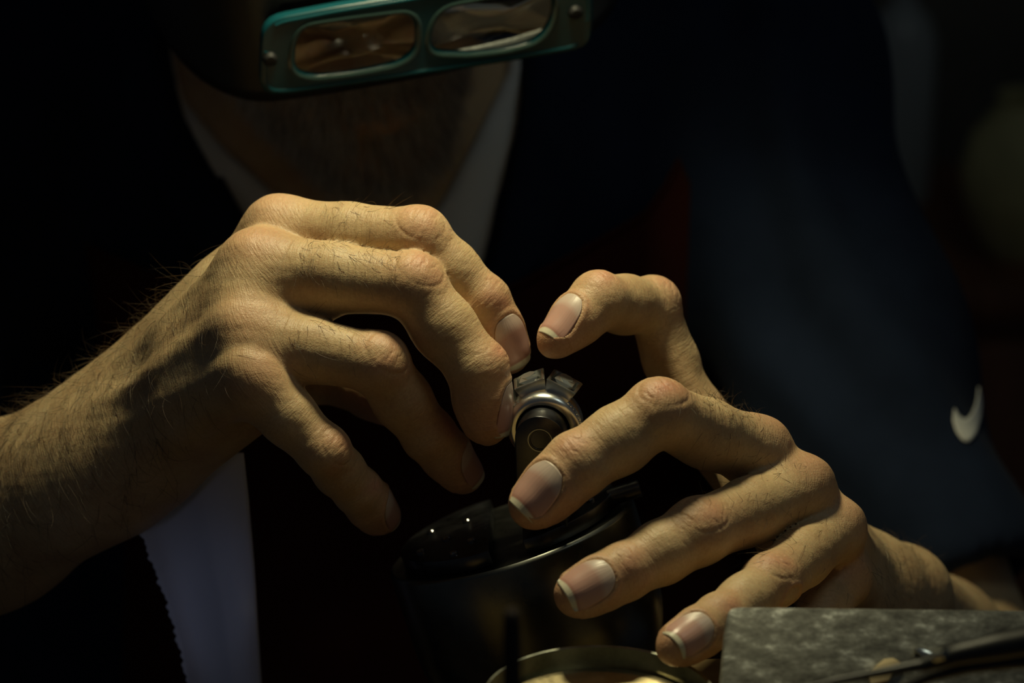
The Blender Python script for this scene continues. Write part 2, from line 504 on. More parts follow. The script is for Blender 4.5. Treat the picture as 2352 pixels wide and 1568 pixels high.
for fg, (w, rp) in zip(R_fingers[:4], R_mc):
    a = fg.p[0]; ra = fg.r[0]
    m = a * .5 + w * .5 - R_dors * 0.002
    f.cone(a, m, ra * .95, ra * .78, .007); f.cone(m, w, ra * .78, rp * .92 / F, .008)
    Rbones.append((w, a, R_dors, 0.011))
# back-of-hand skin between the bones, palm side, heel of the hand, thumb base
f.cone(Pc(520, 690, .915), Pc(280, 960, .932), .017, .020, .010, flat=(R_dors, .72))
f.cone(Pc(545, 800, .908), Pc(270, 1010, .93), .017, .021, .010, flat=(R_dors, .8))
f.cone(Pc(560, 760, .925), Pc(330, 960, .945), .020, .022, .012)
f.cone(Pc(560, 910, .912), Pc(290, 1070, .936), .014, .020, .010)            # little-finger edge
f.cone(Pc(585, 690, .895), Pc(735, 712, .895), .0100, .0045, .012)           # webs
f.cone(Pc(555, 690, .893), Pc(430, 800, .905), .0085, .0085, .012)
f.cone(Pc(560, 825, .887), Pc(430, 900, .902), .0090, .0095, .012)
f.cone(Pc(590, 822, .889), Pc(645, 862, .889), .0075, .0045, .010)
f.cone(Pc(410, 840, .950), Pc(560, 830, .948), .018, .013, .010)
# wrist and forearm
ax_side = unit((.30, .62, -.72))
f.cone(Pc(300, 1010, .935), Pc(170, 1085, .940), .0235, .0245, .012, flat=(ax_side, 1.12))
f.cone(Pc(200, 1075, .940), Pc(-20, 1185, .955), .0245, .0305, .012, flat=(ax_side, 1.08))
f.cone(Pc(-20, 1185, .955), Pc(-560, 1420, .995), .0305, .043, .012)
# tendons on the back of the hand
for fg, (w, rp) in zip(R_fingers[:4], R_mc):
    a = fg.p[0] + R_dors * fg.r[0] * .80; b = w + R_dors * rp / F * .80
    f.cone(a, b, .0024, .0018, .005)
R.merge(.007)
# hollows between the knuckles
V, Q = R.mesh()

# left hand (right of the picture): thumb, index, middle, ring, little finger
L_fingers = [
    Finger('thumb', [(1592, 955, .938, 60), (1497, 700, .928, 62), (1374, 692, .902, 66), (1280, 772, .893, 47)],
           [(.8, .1, .5), (.1, .85, .5), (-.50, .42, .76)], nail=(0.90, 1.22, -0.52, 0.0), ),
    Finger('index', [(1733, 1036, .886, 80), (1512, 949, .852, 77), (1326, 1068, .847, 76), (1226, 1156, .843, 60)],
           [(.2, .8, .5), (-.15, .65, .75), (-.30, .36, .88)], nail=(0.88, 1.05, -0.30, 0.0), flex=False),
    Finger('middle', [(1836, 1122, .886, 76), (1604, 1222, .850, 77), (1432, 1314, .839, 65), (1328, 1362, .833, 56)],
           [(.2, .8, .6), (-.15, .45, .88), (-.2, .28, .94)], nail=(0.90, 1.05, -0.28, 0.0), flex=False),
    Finger('ring', [(1915, 1216, .890, 68), (1768, 1340, .852, 66), (1652, 1424, .830, 59), (1560, 1478, .817, 50)],
           [(.3, .8, .6), (-.1, .5, .86), (-.2, .22, .95)], nail=(0.92, 1.05, -0.28, 0.0), flex=False),
    Finger('little', [(1936, 1330, .897, 58), (1850, 1462, .874, 54), (1780, 1505, .868, 48), (1728, 1520, .860, 42)],
           [(.3, .7, .6), (-.1, .5, .86), (-.2, .4, .9)], nail=(0.88, 1.05, -0.3, 0.0), flex=False),
]
L = Hand(L_fingers, (1140, 2470, 600, 1640), (.78, 1.14))
f = L.f
L_dors = unit((.62, .62, .35))
L_mc = [(Pc(1962, 1338, .965), 60), (Pc(1990, 1362, .970), 62), (Pc(2008, 1395, .968), 62), (Pc(2010, 1440, .96), 62)]
Lbones = []
for fg, (w, rp) in zip(L_fingers[1:], L_mc):
    a = fg.p[0]; ra = fg.r[0]; m = a * .5 + w * .5
    f.cone(a, m, ra * .96, ra * .82, .007); f.cone(m, w, ra * .82, rp * .96 / F, .008)
    Lbones.append((w, a, L_dors, .011))
f.cone(Pc(1780, 1135, .910), Pc(1970, 1360, .96), .013, .016, .010)
f.cone(Pc(1840, 1250, .908), Pc(1985, 1390, .96), .014, .017, .010)
f.cone(L_fingers[0].p[0], Pc(1920, 1310, .965), .010, .017, .012)            # thumb base
f.cone(Pc(1600, 960, .935), Pc(1740, 1090, .915), .006, .012, .012)          # web of the thumb
f.cone(L_fingers[0].p[1] + np.array((-.004, 0, .004)), Pc(1640, 1010, .925), .003, .006, .008)
# wrist, forearm
f.cone(Pc(2015, 1355, .962), Pc(2056, 1372, .978), .0175, .0180, .010)
f.ball(Pc(2098, 1352, .972), .0105, .008)
f.cone(Pc(2056, 1376, .980), Pc(2140, 1490, 1.055), .0180, .027, .010)
f.cone(Pc(2140, 1490, 1.055), Pc(2230, 1620, 1.14), .027, .036, .012)
for fg, (w, rp) in zip(L_fingers[1:], L_mc):
    f.cone(fg.p[0] + L_dors * fg.r[0] * .74, w + L_dors * rp / F * .6, .0022, .0016, .005)
# long tendon of the thumb
f.cone(L_fingers[0].p[1] + np.array((.003, -.004, .006)), L_fingers[0].p[0] + np.array((.000, 0, .007)), .0018, .0018, .004)
L.merge(.006)
L.mesh()
# ------------------------------------------------------------------ skin
def skin_material():
    t = NT('skin'); at = t.n('Attribute', attribute_name='skin_co'); co = at.outputs['Vector']
    red = t.n('Attribute', attribute_name='red').outputs['Fac']
    obj = t.n('TexCoord').outputs['Object']
    blotch = t.noise(60, 3, .55, obj)
    fine = t.noise(900, 3, .6, obj)
    base = t.ramp(blotch, [(.3, (.50, .335, .18)), (.55, (.60, .43, .235)), (.75, (.64, .475, .28))])
    mx = t.n('MixRGB', blend_type='MIX'); t.l(base, mx.inputs['Color1']); mx.inputs['Color2'].default_value = (.60, .27, .17, 1)
    mr = t.n('Math', operation='MULTIPLY'); t.l(red, mr.inputs[0]); mr.inputs[1].default_value = .9
    t.l(mr.outputs[0], mx.inputs['Fac'])
    mf = t.n('MixRGB', blend_type='MULTIPLY'); mf.inputs['Fac'].default_value = .5
    t.l(mx.outputs['Color'], mf.inputs['Color1']); t.l(t.ramp(fine, [(.35, (.80, .74, .70)), (.6, (1, 1, 1))]), mf.inputs['Color2'])
    t.l(mf.outputs['Color'], t.b.inputs['Base Color'])
    t.set(Roughness=.47, Subsurface_Weight=.22, Subsurface_Scale=.0032, Subsurface_Radius=(1, .35, .18), Specular_IOR_Level=.42)
    lines = t.noise(1.0, 3, .6, co, (1.7, .22, 1))          # lines across the finger
    lines2 = t.noise(1.0, 3, .6, co, (.5, 1.5, 1))
    cell = t.n('TexVoronoi'); cell.inputs['Scale'].default_value = 1900; cell.feature = 'F1'; t.l(obj, cell.inputs['Vector'])
    n1 = t.bump(lines, .34, .0008); n2 = t.bump(lines2, .16, .0006, n1)
    n3 = t.bump(cell.outputs['Distance'], .25, .0002, n2)
    t.l(n3, t.b.inputs['Normal'])
    return t.m
def nail_material():
    t = NT('nail'); v = t.n('Attribute', attribute_name='nail_co').outputs['Vector']
    sx = t.n('SeparateXYZ'); t.l(v, sx.inputs[0])
    u2 = t.n('Math', operation='POWER'); ab = t.n('Math', operation='ABSOLUTE'); t.l(sx.outputs[0], ab.inputs[0]); t.l(ab.outputs[0], u2.inputs[0]); u2.inputs[1].default_value = 2
    ad = t.n('Math', operation='MULTIPLY_ADD'); t.l(u2.outputs[0], ad.inputs[0]); ad.inputs[1].default_value = -.10; t.l(sx.outputs[1], ad.inputs[2])
    mr = t.n('MapRange'); mr.inputs['From Min'].default_value = -1; mr.inputs['From Max'].default_value = 1; t.l(ad.outputs[0], mr.inputs['Value'])
    col = t.ramp(mr.outputs[0], [(0, (.62, .50, .42)), (.22, (.62, .47, .40)), (.34, (.55, .33, .27)), (.80, (.56, .31, .25)), (.86, (.45, .22, .17)), (.895, (.72, .66, .50)), (1, (.66, .60, .44))])
    t.l(col, t.b.inputs['Base Color'])
    t.set(Roughness=.33, Specular_IOR_Level=.5, Subsurface_Weight=.05, Subsurface_Scale=.001)
    ridge = t.noise(1.0, 2, .5, v, (9, .6, 1))
    t.l(t.bump(ridge, .25, .0003), t.b.inputs['Normal'])
    return t.m
SKIN = skin_material(); NAIL = nail_material()
# ------------------------------------------------------------------ the person
def poly_sdf(px, py, poly):                  # signed distance in pixels, negative inside
    P = np.array(poly, float); d2 = np.full(px.shape, 1e18); inside = np.zeros(px.shape, bool)
    for i in range(len(P)):
        a = P[i]; b = P[(i + 1) % len(P)]; e = b - a
        wx, wy = px - a[0], py - a[1]
        t = np.clip((wx * e[0] + wy * e[1]) / (e @ e), 0, 1)
        d2 = np.minimum(d2, (wx - t * e[0]) ** 2 + (wy - t * e[1]) ** 2)
        c = ((a[1] > py) != (b[1] > py)) & (px < (b[0] - a[0]) * (py - a[1]) / (b[1] - a[1] + 1e-12) + a[0])
        inside ^= c
    d = np.sqrt(d2); return np.where(inside, -d, d)

XA = np.array((1.0, 0, 0))
SH_R, SH_L = Pc(110, 250, 1.285), Pc(1690, 200, 1.275)
EL_R, EL_L = Pc(-700, 1500, 1.04), Pc(2232, 1620, 1.150)
AR_R, AR_L = Pc(40, 300, 1.255), Pc(1712, 260, 1.240)
HEM = AR_L + (EL_L - AR_L) * ((1375 - 260) / (1620 - 260.0))
def torso(f, off, arms=True):
    f.cone(Pc(880, 440, 1.290), Pc(850, 2000, 1.46), .100 + off, .118 + off, .03, flat=(XA, 1.62))
    f.cone(SH_R, SH_L, .058 + off, .058 + off, .05)
    f.ell(Pc(560, 620, 1.235), np.eye(3), (.085, .075, .05 + off), .05)
    f.ell(Pc(1220, 600, 1.235), np.eye(3), (.085, .075, .05 + off), .05)
BLO, BHI, BH = (-.36, -.34, -1.50), (.36, .30, -.96), .0036

# torso and upper arms under the clothes
fb = Field(BLO, BHI, BH)
torso(fb, -.002)
fb.cone(AR_L, EL_L, .045, .035, .03); fb.cone(AR_R, EL_R, .047, .040, .03)
fb.cone(EL_L, Pc(2140, 1490, 1.055), .034, .024, .02); fb.cone(EL_R, Pc(-560, 1420, .995), .036, .040, .02)
Vb, Qb = surface_nets(fb); Vb = relax(Vb, Qb, 3)

# head: local axes r (image right), u (crown), f (face forward)
hf = unit((.30, -.60, .74)); hr = unit(np.array((.985, .17, -.05)) - (np.array((.985, .17, -.05)) @ hf) * hf); hu = np.cross(hf, hr)
EYE = Pc(812, -122, 1.055)
def H(r, u, ff): return EYE + (hr * r + hu * u + hf * ff) * .001
HA = np.stack((hr, hu, hf))
fh = Field(EYE - np.array((.15, .17, .27)), EYE + np.array((.15, .15, .10)), .0020)
def he(r, u, ff, a, b, c, k=.012, sub=False): fh.ell(H(r, u, ff), HA, (a * .001, b * .001, c * .001), k, sub)
he(0, 42, -88, 75, 84, 94); he(0, -26, -50, 57, 80, 55, .02)
for s_ in (-1, 1):
    fh.cone(H(s_ * 47, -50, -72), H(s_ * 14, -100, -12), .015, .014, .02)
    he(s_ * 32, -34, -16, 20, 20, 19, .014)
    he(s_ * 11, -41, 12, 7, 6, 8, .005)
    he(s_ * 32, 0, 12, 15, 11, 14, .008, True)
    he(s_ * 76, -10, -88, 7, 31, 18, .006); he(s_ * 84, -8, -82, 5, 20, 9, .004, True)
    he(s_ * 5.5, -44, 17, 3, 2.5, 6, .002, True)
he(0, -102, -9, 18, 15, 16, .014)
fh.cone(H(-32, 19, -1), H(32, 19, -1), .010, .010, .01)
fh.cone(H(0, 2, 2), H(0, -36, 20), .008, .0105, .007)
he(0, -68, -2, 30, 22, 17, .012)
for s_ in (-1, 1):
    fh.cone(H(s_ * 22, -68, 8), H(s_ * 3, -64.5, 15), .0028, .0042, .003)
    fh.cone(H(s_ * 21, -69, 8), H(0, -75, 14), .0028, .0050, .003)
fh.cone(H(-23, -69.5, 13), H(23, -69.5, 13), .0012, .0012, .001, sub=True)
NECK0, NECK1 = Pc(890, 470, 1.300), H(0, -55, -95)
fh.cone(NECK0, NECK1, .056, .052, .02)
fh.cone(H(0, -95, -50), Pc(870, 420, 1.255), .024, .022, .03)
Vh, Qh = surface_nets(fh); Vh = relax(Vh, Qh, 2, .4)
lip = np.zeros(len(Vh))
ql = (Vh - H(0, -70, 14)); lip = np.clip(1.6 * np.exp(-(ql @ hr / .021) ** 4 - (ql @ hu / .0085) ** 4 - (ql @ hf / .012) ** 2), 0, 1)

# one body mesh: head and neck, torso, arms and both hands
Vs, Qs, reds, cos = [], [], [], []; nb = 0
def add_body(V, Q, red=None, co=None):
    global nb
    Vs.append(V); Qs.append(Q + nb); nb += len(V)
    reds.append(np.zeros(len(V)) if red is None else red); cos.append(np.zeros((len(V), 3)) if co is None else co)
for Hd, bones in ((R, Rbones), (L, Lbones)):
    Vd, red, co = skin_features(Hd, bones); add_body(Vd, Hd.Q, red, co)
add_body(Vb, Qb); add_body(Vh, Qh, np.maximum(lip * .35, .15))
person = empty('person', c2w(Pc(860, 1568, 1.30)))
tag(person, 'bearded man in a navy shirt and dark red apron bending over a ring', 'person')
me = mesh_np('body', np.concatenate(Vs), np.concatenate(Qs), world=False)
me.attributes.new('red', 'FLOAT', 'POINT').data.foreach_set('value', np.concatenate(reds).astype(np.float32))
me.attributes.new('skin_co', 'FLOAT_VECTOR', 'POINT').data.foreach_set('vector', np.concatenate(cos).astype(np.float32).ravel())
body = keep_parent(link('body', me, SKIN), person)
bpy.context.view_layer.update()
bvhs = {}
for Hd in (R, L):
    bv = BVHTree.FromPolygons(Hd.V0.tolist(), Hd.Q.tolist()); bvhs[id(Hd)] = bv
    for fg in Hd.fingers:
        o = make_nail(fg, bv, NAIL, None); o.parent = body; o.matrix_parent_inverse = body.matrix_world.inverted()

# eyes, behind the lenses
EYEM = NT('eye'); EYEM.set(Roughness=.15)
gr = EYEM.n('TexGradient', gradient_type='SPHERICAL')
EYEM.set(Base_Color=(.75, .70, .64, 1))
IRIS = mat('iris', (.05, .07, .09), .1)
for s_ in (-1, 1):
    bm = bmesh.new(); bmesh.ops.create_uvsphere(bm, u_segments=24, v_segments=16, radius=.0118)
    me = bpy.data.meshes.new('eyeball'); bm.to_mesh(me); bm.free()
    me.materials.append(EYEM.m); me.materials.append(IRIS)
    for p in me.polygons:
        if p.center.z > .0103: p.material_index = 1
    o = link('eyeball', me); o.matrix_world = Matrix.Translation(c2w(H(s_ * 32, 0, -1))) @ Vector((ROT @ hf)).to_track_quat('Z', 'Y').to_matrix().to_4x4()
    mw = o.matrix_world.copy(); o.parent = body; o.matrix_parent_inverse = body.matrix_world.inverted(); o.matrix_world = mw

# ---- clothes
def fabric(name, color, scale=1400, var=.25, rough=.95, sheen=.02):
    t = NT(name); t.set(Roughness=rough, Sheen_Weight=sheen, Specular_IOR_Level=.06)
    big = t.noise(18, 3); c = np.array(color)
    t.l(t.ramp(big, [(.3, tuple(c * (1 - var))), (.7, tuple(c * (1 + var)))]), t.b.inputs['Base Color'])
    wv = t.n('TexWave'); wv.inputs['Scale'].default_value = scale; t.l(t.n('TexCoord').outputs['Object'], wv.inputs['Vector'])
    t.l(t.bump(wv.outputs['Fac'], .15, .0003), t.b.inputs['Normal']); return t.m
NAVY = fabric('navy_knit', (.013, .020, .040)); WHITE = fabric('white_cotton', (.80, .82, .80), 2200, .05)
RED = fabric('dark_red_canvas', (.048, .011, .007), 1100, .2)

V_OPEN = [(350, -80), (395, 120), (430, 245), (500, 400), (560, 500), (700, 760), (850, 1010), (1000, 820), (1130, 600), (1165, 400), (1190, 270), (1197, 130), (1195, -80)]
NECKLINE = [(360, -80), (420, 225), (520, 345), (640, 450), (740, 560), (830, 640), (920, 580), (1010, 470), (1090, 320), (1165, 165), (1190, -80)]
def carve(f, poly, dmax, round_k=.004):
    x, y, z = np.meshgrid(*f.ax, indexing='ij')
    m = (z > -dmax)
    px = 1176 - x[m] / z[m] * F; py = 784 + y[m] / z[m] * F
    d = poly_sdf(px.astype(np.float64), py.astype(np.float64), poly) * (-z[m]) / F
    f.a[m] = smax(f.a[m], -d.astype(np.float32), round_k)
fs = Field(BLO, BHI, BH)
torso(fs, .012)
ft = Field(BLO, BHI, BH, fs.a.copy())                       # torso alone, for the apron
fs2 = Field(BLO, BHI, BH)
fs2.cone(AR_R, EL_R, .060, .058, .05)
fs2.cone(AR_L, EL_L, .055, .055, .05)
ad = unit(EL_L - AR_L)
x, y, z = fs.grid((slice(None),) * 3)
pl = ((x - HEM[0]) * ad[0] + (y - HEM[1]) * ad[1] + (z - HEM[2]) * ad[2]).astype(np.float32)
right = (x > .05)
fs2.a = np.where(right, smax(fs2.a, pl, .003), fs2.a)
fs2.cone(HEM - ad * .035, HEM + ad * .1, .046, .045, .002, sub=True)
fs.a = smin(fs.a, fs2.a, .022)
carve(fs, V_OPEN, 1.30)
def folds(V):
    along = V @ ad; d = np.zeros(len(V))
    arm = np.clip(((V[:, 0]) - .07) / .05, 0, 1)
    side = unit(np.cross(ad, (0, 0, 1.0)))
    q = V @ side
    d += arm * (.0050 * np.sin(q * 150 + 2.2 * wob(V, 22, 6)) * (.5 + .5 * wob(V, 14, 5, 3)) + .0030 * wob(V, 60, 8, 5))
    d += (1 - arm) * (.0022 * wob(V * np.array((1.6, .8, 1)), 50, 8, 9))
    return d
Vf, Qf = largest(*surface_nets(fs)); Vf = relax(Vf, Qf, 3); Vf = Vf + normals(Vf, Qf) * folds(Vf)[:, None]
Vf, Qf = subdivide(Vf, Qf)
shirt = keep_parent(link('shirt', mesh_np('shirt', Vf, Qf, world=False), NAVY), person)
shirt['label'] = 'navy short-sleeved knit shirt'
bpy.context.view_layer.update()
bv_shirt = BVHTree.FromPolygons(Vf.tolist(), Qf.tolist())
fu = Field(BLO, BHI, BH); torso(fu, .0065)
carve(fu, NECKLINE, 1.30, .002)
Vu, Qu = surface_nets(fu); Vu, Qu = largest(Vu, Qu); Vu = relax(Vu, Qu, 3)
und = keep_parent(link('undershirt', mesh_np('undershirt', Vu, Qu, world=False), WHITE), person)
und['label'] = 'white undershirt showing in the open collar'
Vt, Qt = surface_nets(ft); Vt = relax(Vt, Qt, 3); bv_torso = BVHTree.FromPolygons(Vt.tolist(), Qt.tolist())

def drape(name, rows, bvh, lift, material, parent, thick=.0015, extra=None, smooth_it=2, fallback=1.25):
    """rows: list of equal-length lists of photo points; the cloth is laid on the surface below"""
    G = []
    for r in rows:
        line = []
        for (px, py) in r:
            dr = unit(Pc(px, py, 1.0)); h = bvh.ray_cast(Vector((0, 0, 0)), Vector(dr))
            line.append(np.array(h[0]) * (1 - lift / np.linalg.norm(h[0])) if h[0] is not None else None)
        G.append(line)
    for j, line in enumerate(G):
        for i, p in enumerate(line):
            if p is None: line[i] = Pc(*rows[j][i], fallback)
    G = np.array(G)
    for _ in range(smooth_it):
        S = G.copy(); S[1:-1, 1:-1] = .4 * G[1:-1, 1:-1] + .15 * (G[:-2, 1:-1] + G[2:, 1:-1] + G[1:-1, :-2] + G[1:-1, 2:]); G = S
    if extra is not None: G = extra(G)
    a, b = G.shape[:2]
    fc = [(j * b + i, (j + 1) * b + i, (j + 1) * b + i + 1, j * b + i + 1) for j in range(a - 1) for i in range(b - 1)]
    o = link(name, mesh_np(name, G.reshape(-1, 3), fc, world=False), material)
    modifier(o, 'SOLIDIFY', thickness=thick, offset=1)
    if parent is person: keep_parent(o, person)
    elif parent is not None: o.parent = parent; o.matrix_parent_inverse = parent.matrix_world.inverted()
    return o
def interp(poly, n):
    P = np.array(poly, float); s_ = np.r_[0, np.cumsum(np.linalg.norm(np.diff(P, axis=0), axis=1))]
    t = np.linspace(0, s_[-1], n); return np.stack([np.interp(t, s_, P[:, 0]), np.interp(t, s_, P[:, 1])], 1)
# apron
topc = interp([(200, 560), (320, 610), (480, 665), (680, 705), (900, 715), (1180, 650), (1340, 565), (1480, 485), (1525, 420), (1555, 362)], 70)
botc = interp([(285, 1640), (1900, 1640)], 70)
left = interp([(200, 560), (250, 900), (290, 1250), (285, 1640)], 50)
rite = interp([(1555, 362), (1640, 560), (1720, 850), (1800, 1200), (1880, 1640)], 50)
rows = []
for j in range(50):
    v = j / 49; u = np.linspace(0, 1, 70)[:, None]
    base = topc * (1 - v) + botc * v
    corr = (left[j] - base[0]) * (1 - u) + (rite[j] - base[-1]) * u
    rows.append([tuple(p) for p in base + corr])
apron = drape('apron', rows, bv_torso, .006, RED, person, .002, smooth_it=4)
apron['label'] = 'dark red bib apron'
# hem seam along the bib
hem_rows = [[tuple(p + np.array((0, dy))) for p in topc] for dy in (0, 6, 13)]
seam = drape('bib_hem', hem_rows, bv_torso, .0085, RED, apron, .002, smooth_it=0)
# collar flaps along the opening
colm = NAVY
for inner, outer in (([(1198, -60), (1194, 250), (1168, 400), (1132, 600), (1060, 725)], [(1330, -60), (1335, 200), (1320, 400), (1250, 600), (1090, 745)]),
                     ([(388, 90), (428, 245), (498, 400), (558, 500), (640, 650)], [(270, 60), (300, 300), (380, 470), (470, 600), (610, 680)])):
    A_, B_ = interp(inner, 24), interp(outer, 24)
    rows = [[tuple(A_[i] * (1 - k) + B_[i] * k) for i in range(24)] for k in np.linspace(0, 1, 9)]
    drape('collar', rows, bv_shirt, .005, colm, shirt, .002, smooth_it=3)
# emblem on the sleeve
sw_o = [(2247, 888), (2252, 908), (2254, 930), (2251, 962), (2242, 995), (2226, 1016), (2211, 1013), (2196, 992), (2188, 966), (2191, 938)]
sw_i = [(2247, 888), (2245, 908), (2240, 930), (2232, 948), (2224, 958), (2216, 963), (2208, 960), (2201, 953), (2196, 945), (2191, 938)]
A_, B_ = interp(sw_o, 28), interp(sw_i, 28)
rows = [[tuple(A_[i] * (1 - k) + B_[i] * k) for i in range(28)] for k in np.linspace(0, 1, 7)]
emb = drape('sleeve_emblem', rows, bv_shirt, .0010, mat('emblem_white', (.80, .80, .74), .7), shirt, .0004, smooth_it=0, fallback=1.14)
emb['label'] = 'white curved tick emblem'

# ---- hair: thin tapering strands as one mesh each
def strands(name, roots, dirs, bends, lengths, radius, material, parent, seg=5, colors=None):
    n = len(roots); t = np.linspace(0, 1, seg + 1)
    pts = roots[:, None] + dirs[:, None] * (lengths[:, None] * t)[..., None] + bends[:, None] * (lengths[:, None] * t ** 2)[..., None]
    tan = np.gradient(pts, axis=1); tan /= np.maximum(np.linalg.norm(tan, axis=2), 1e-9)[..., None]
    ref = np.array((.3, .5, .81)); e1 = np.cross(tan, ref); e1 /= np.maximum(np.linalg.norm(e1, axis=2), 1e-9)[..., None]; e2 = np.cross(tan, e1)
    rr = radius * (1 - .8 * t ** 2)[None, :, None]
    ring = [pts + (e1 * math.cos(a) + e2 * math.sin(a)) * rr for a in (0, 2.094, 4.189)]
    Vv = np.stack(ring, 2).reshape(-1, 3)
    base = (np.arange(n) * (seg + 1) * 3)[:, None, None]; k = np.arange(seg)[None, :, None] * 3; c = np.arange(3)[None, None, :]; c2 = (c + 1) % 3
    Qv = np.stack([base + k + c, base + k + c2, base + k + 3 + c2, base + k + 3 + c], -1).reshape(-1, 4)
    me = mesh_np(name, Vv, Qv, world=False)
    if colors is not None:
        at = me.attributes.new('tone', 'FLOAT', 'POINT'); at.data.foreach_set('value', np.repeat(colors, (seg + 1) * 3).astype(np.float32))
    o = link(name, me, material); o['kind'] = 'stuff'
    if parent is person: keep_parent(o, person)
    else: o.parent = parent; o.matrix_parent_inverse = parent.matrix_world.inverted()
    return o
def hair_mat(name, stops, rough=.45):
    t = NT(name); t.set(Roughness=rough)
    t.l(t.ramp(t.n('Attribute', attribute_name='tone').outputs['Fac'], stops), t.b.inputs['Base Color']); return t.m
BEARD = hair_mat('beard_hair', [(0, (.10, .075, .055)), (.45, (.42, .40, .36)), (1, (.78, .76, .72))])
Nh = normals(Vh, Qh)
q = (Vh - EYE); r_, u_, f_ = q @ hr * 1000, q @ hu * 1000, q @ hf * 1000
lip2 = np.exp(-(r_ / 15.) ** 4 - ((u_ + 74) / 5.5) ** 4)
w = ((u_ < -46) & (u_ > -134) & (f_ > -60) & (np.abs(r_) < 58) & (lip2 < .3)).astype(float)
w *= np.where(u_ > -62, np.where(np.abs(r_) < 30, 1.8, .35), 1.0) * np.where((np.abs(r_) > 26) & (u_ > -78), .45, 1.0)
w *= np.clip((f_ + 60) / 22, 0, 1)
n = 8000; pick = rng.choice(len(Vh), n, p=w / w.sum())
roots = Vh[pick] + rng.normal(size=(n, 3)) * .0007
dn = -hu * .75 + hf * .25
dirs = Nh[pick] * .55 + dn + rng.normal(size=(n, 3)) * .22; dirs /= np.linalg.norm(dirs, axis=1)[:, None]
strands('beard', roots, dirs, np.tile(dn * .35, (n, 1)) + rng.normal(size=(n, 3)) * .12, rng.uniform(.005, .011, n), .00016, BEARD, person, 4,
        np.clip(rng.beta(1.6, 1.4, n), 0, 1))['label'] = 'short grey beard and moustache'
ARMH = hair_mat('arm_hair', [(0, (.035, .022, .012)), (.8, (.14, .085, .04)), (1, (.6, .5, .35))], .4)
def arm_strands(Hd, weight, n, length, flow, parent):
    w = np.nan_to_num(np.clip(weight(Hd.V0, Hd.N0), 0, None)); pick = rng.choice(len(w), n, p=w / w.sum())
    N = Hd.N0[pick]; fl = flow[None] - (N @ flow)[:, None] * N
    dirs = fl * 1.0 + N * .45 + rng.normal(size=(n, 3)) * .38; dirs /= np.linalg.norm(dirs, axis=1)[:, None]
    return strands('arm_hair', Hd.V0[pick], dirs, -N * .25 + rng.normal(size=(n, 3)) * .28, rng.uniform(.4, 1.0, n) * length, .000055, ARMH, parent, 5, rng.beta(1.3, 2.2, n))
def wR(V, N):
    px, py = proj(V); t = np.clip((560 - px) / 260, 0, 1) ** 1.2
    fac = np.clip(N[:, 2] * .8 + N[:, 1] * .6 + .15, 0, 1)
    return t * fac
arm_strands(R, wR, 2400, .0140, unit((.25, -.85, .2)), body)
def wRf(V, N):                               # sparse hair on the finger backs
    w = np.zeros(len(V))
    for fg, lo, hi, am in ((R_fingers[0], .35, .85, 1), (R_fingers[1], .30, .95, 1.5), (R_fingers[2], .35, .9, 1.1)):
        q = V - fg.p[0]; L_ = np.linalg.norm(fg.p[1] - fg.p[0]); s_ = q @ fg.t[0] / L_
        dist = np.linalg.norm(q - np.outer(q @ fg.t[0], fg.t[0]), axis=1)
        w += am * ((s_ > lo) & (s_ < hi) & (dist < fg.r[0] * 1.1)) * np.clip(N @ fg.n[0] - .35, 0, 1)
    return w
arm_strands(R, wRf, 190, .0085, unit((.5, -.75, .2)), body)
def wL(V, N):
    px, py = proj(V)
    a = np.exp(-((px - 1680) / 70) ** 2 - ((py - 935) / 30) ** 2) * 1.2 + 1.0 * np.exp(-((px - 2070) / 70) ** 2 - ((py - 1330) / 70) ** 2)
    for fg in L_fingers[1:4]:
        q = V - fg.p[0]; L_ = np.linalg.norm(fg.p[1] - fg.p[0]); s_ = q @ fg.t[0] / L_
        a = a + .12 * ((s_ > .2) & (s_ < .9) & (np.linalg.norm(q, axis=1) < .05))
    return a * np.clip(N[:, 2] + N[:, 1] * .7, 0, 1)
arm_strands(L, wL, 620, .0085, unit((-.5, -.4, .2)), body)
# ------------------------------------------------------------------ helpers for the things on the bench
def frame_mat(origin, ex, ey, ez):           # world frame from camera-axes vectors
    M = np.eye(4); M[:3, 0], M[:3, 1], M[:3, 2] = ROT @ ex, ROT @ ey, ROT @ ez; M[:3, 3] = c2w(origin)
    return Matrix(M.tolist())
def lathe(name, prof, n=64, close=False):
    V = []; fc = []; m = len(prof)
    for i in range(n):
        a = 2 * math.pi * i / n
        for (r, z) in prof: V.append((r * math.cos(a), r * math.sin(a), z))
    for i in range(n):
        j = (i + 1) % n
        for k in range(m - (0 if close else 1)):
            k2 = (k + 1) % m
            if prof[k][0] < 1e-7 and prof[k2][0] < 1e-7: continue
            fc.append((i * m + k, j * m + k, j * m + k2, i * m + k2))
    me = mesh_py(name, V, fc)
    bm = bmesh.new(); bm.from_mesh(me); bmesh.ops.remove_doubles(bm, verts=bm.verts, dist=1e-7); bmesh.ops.recalc_face_normals(bm, faces=bm.faces)
    bm.to_mesh(me); bm.free(); return me
def prism(name, poly, z0, z1, bevel=0.0, seg=2):
    bm = bmesh.new(); vs = [bm.verts.new((x, y, z0)) for x, y in poly]; f = bm.faces.new(vs)
    r = bmesh.ops.extrude_face_region(bm, geom=[f]); up = [v for v in r['geom'] if isinstance(v, bmesh.types.BMVert)]
    bmesh.ops.translate(bm, verts=up, vec=(0, 0, z1 - z0)); bmesh.ops.recalc_face_normals(bm, faces=bm.faces)
    if bevel: bmesh.ops.bevel(bm, geom=[e for e in bm.edges if e.calc_face_angle(0) > .5], offset=bevel, segments=seg, affect='EDGES', profile=.5)
    me = bpy.data.meshes.new(name); bm.to_mesh(me); bm.free(); return me
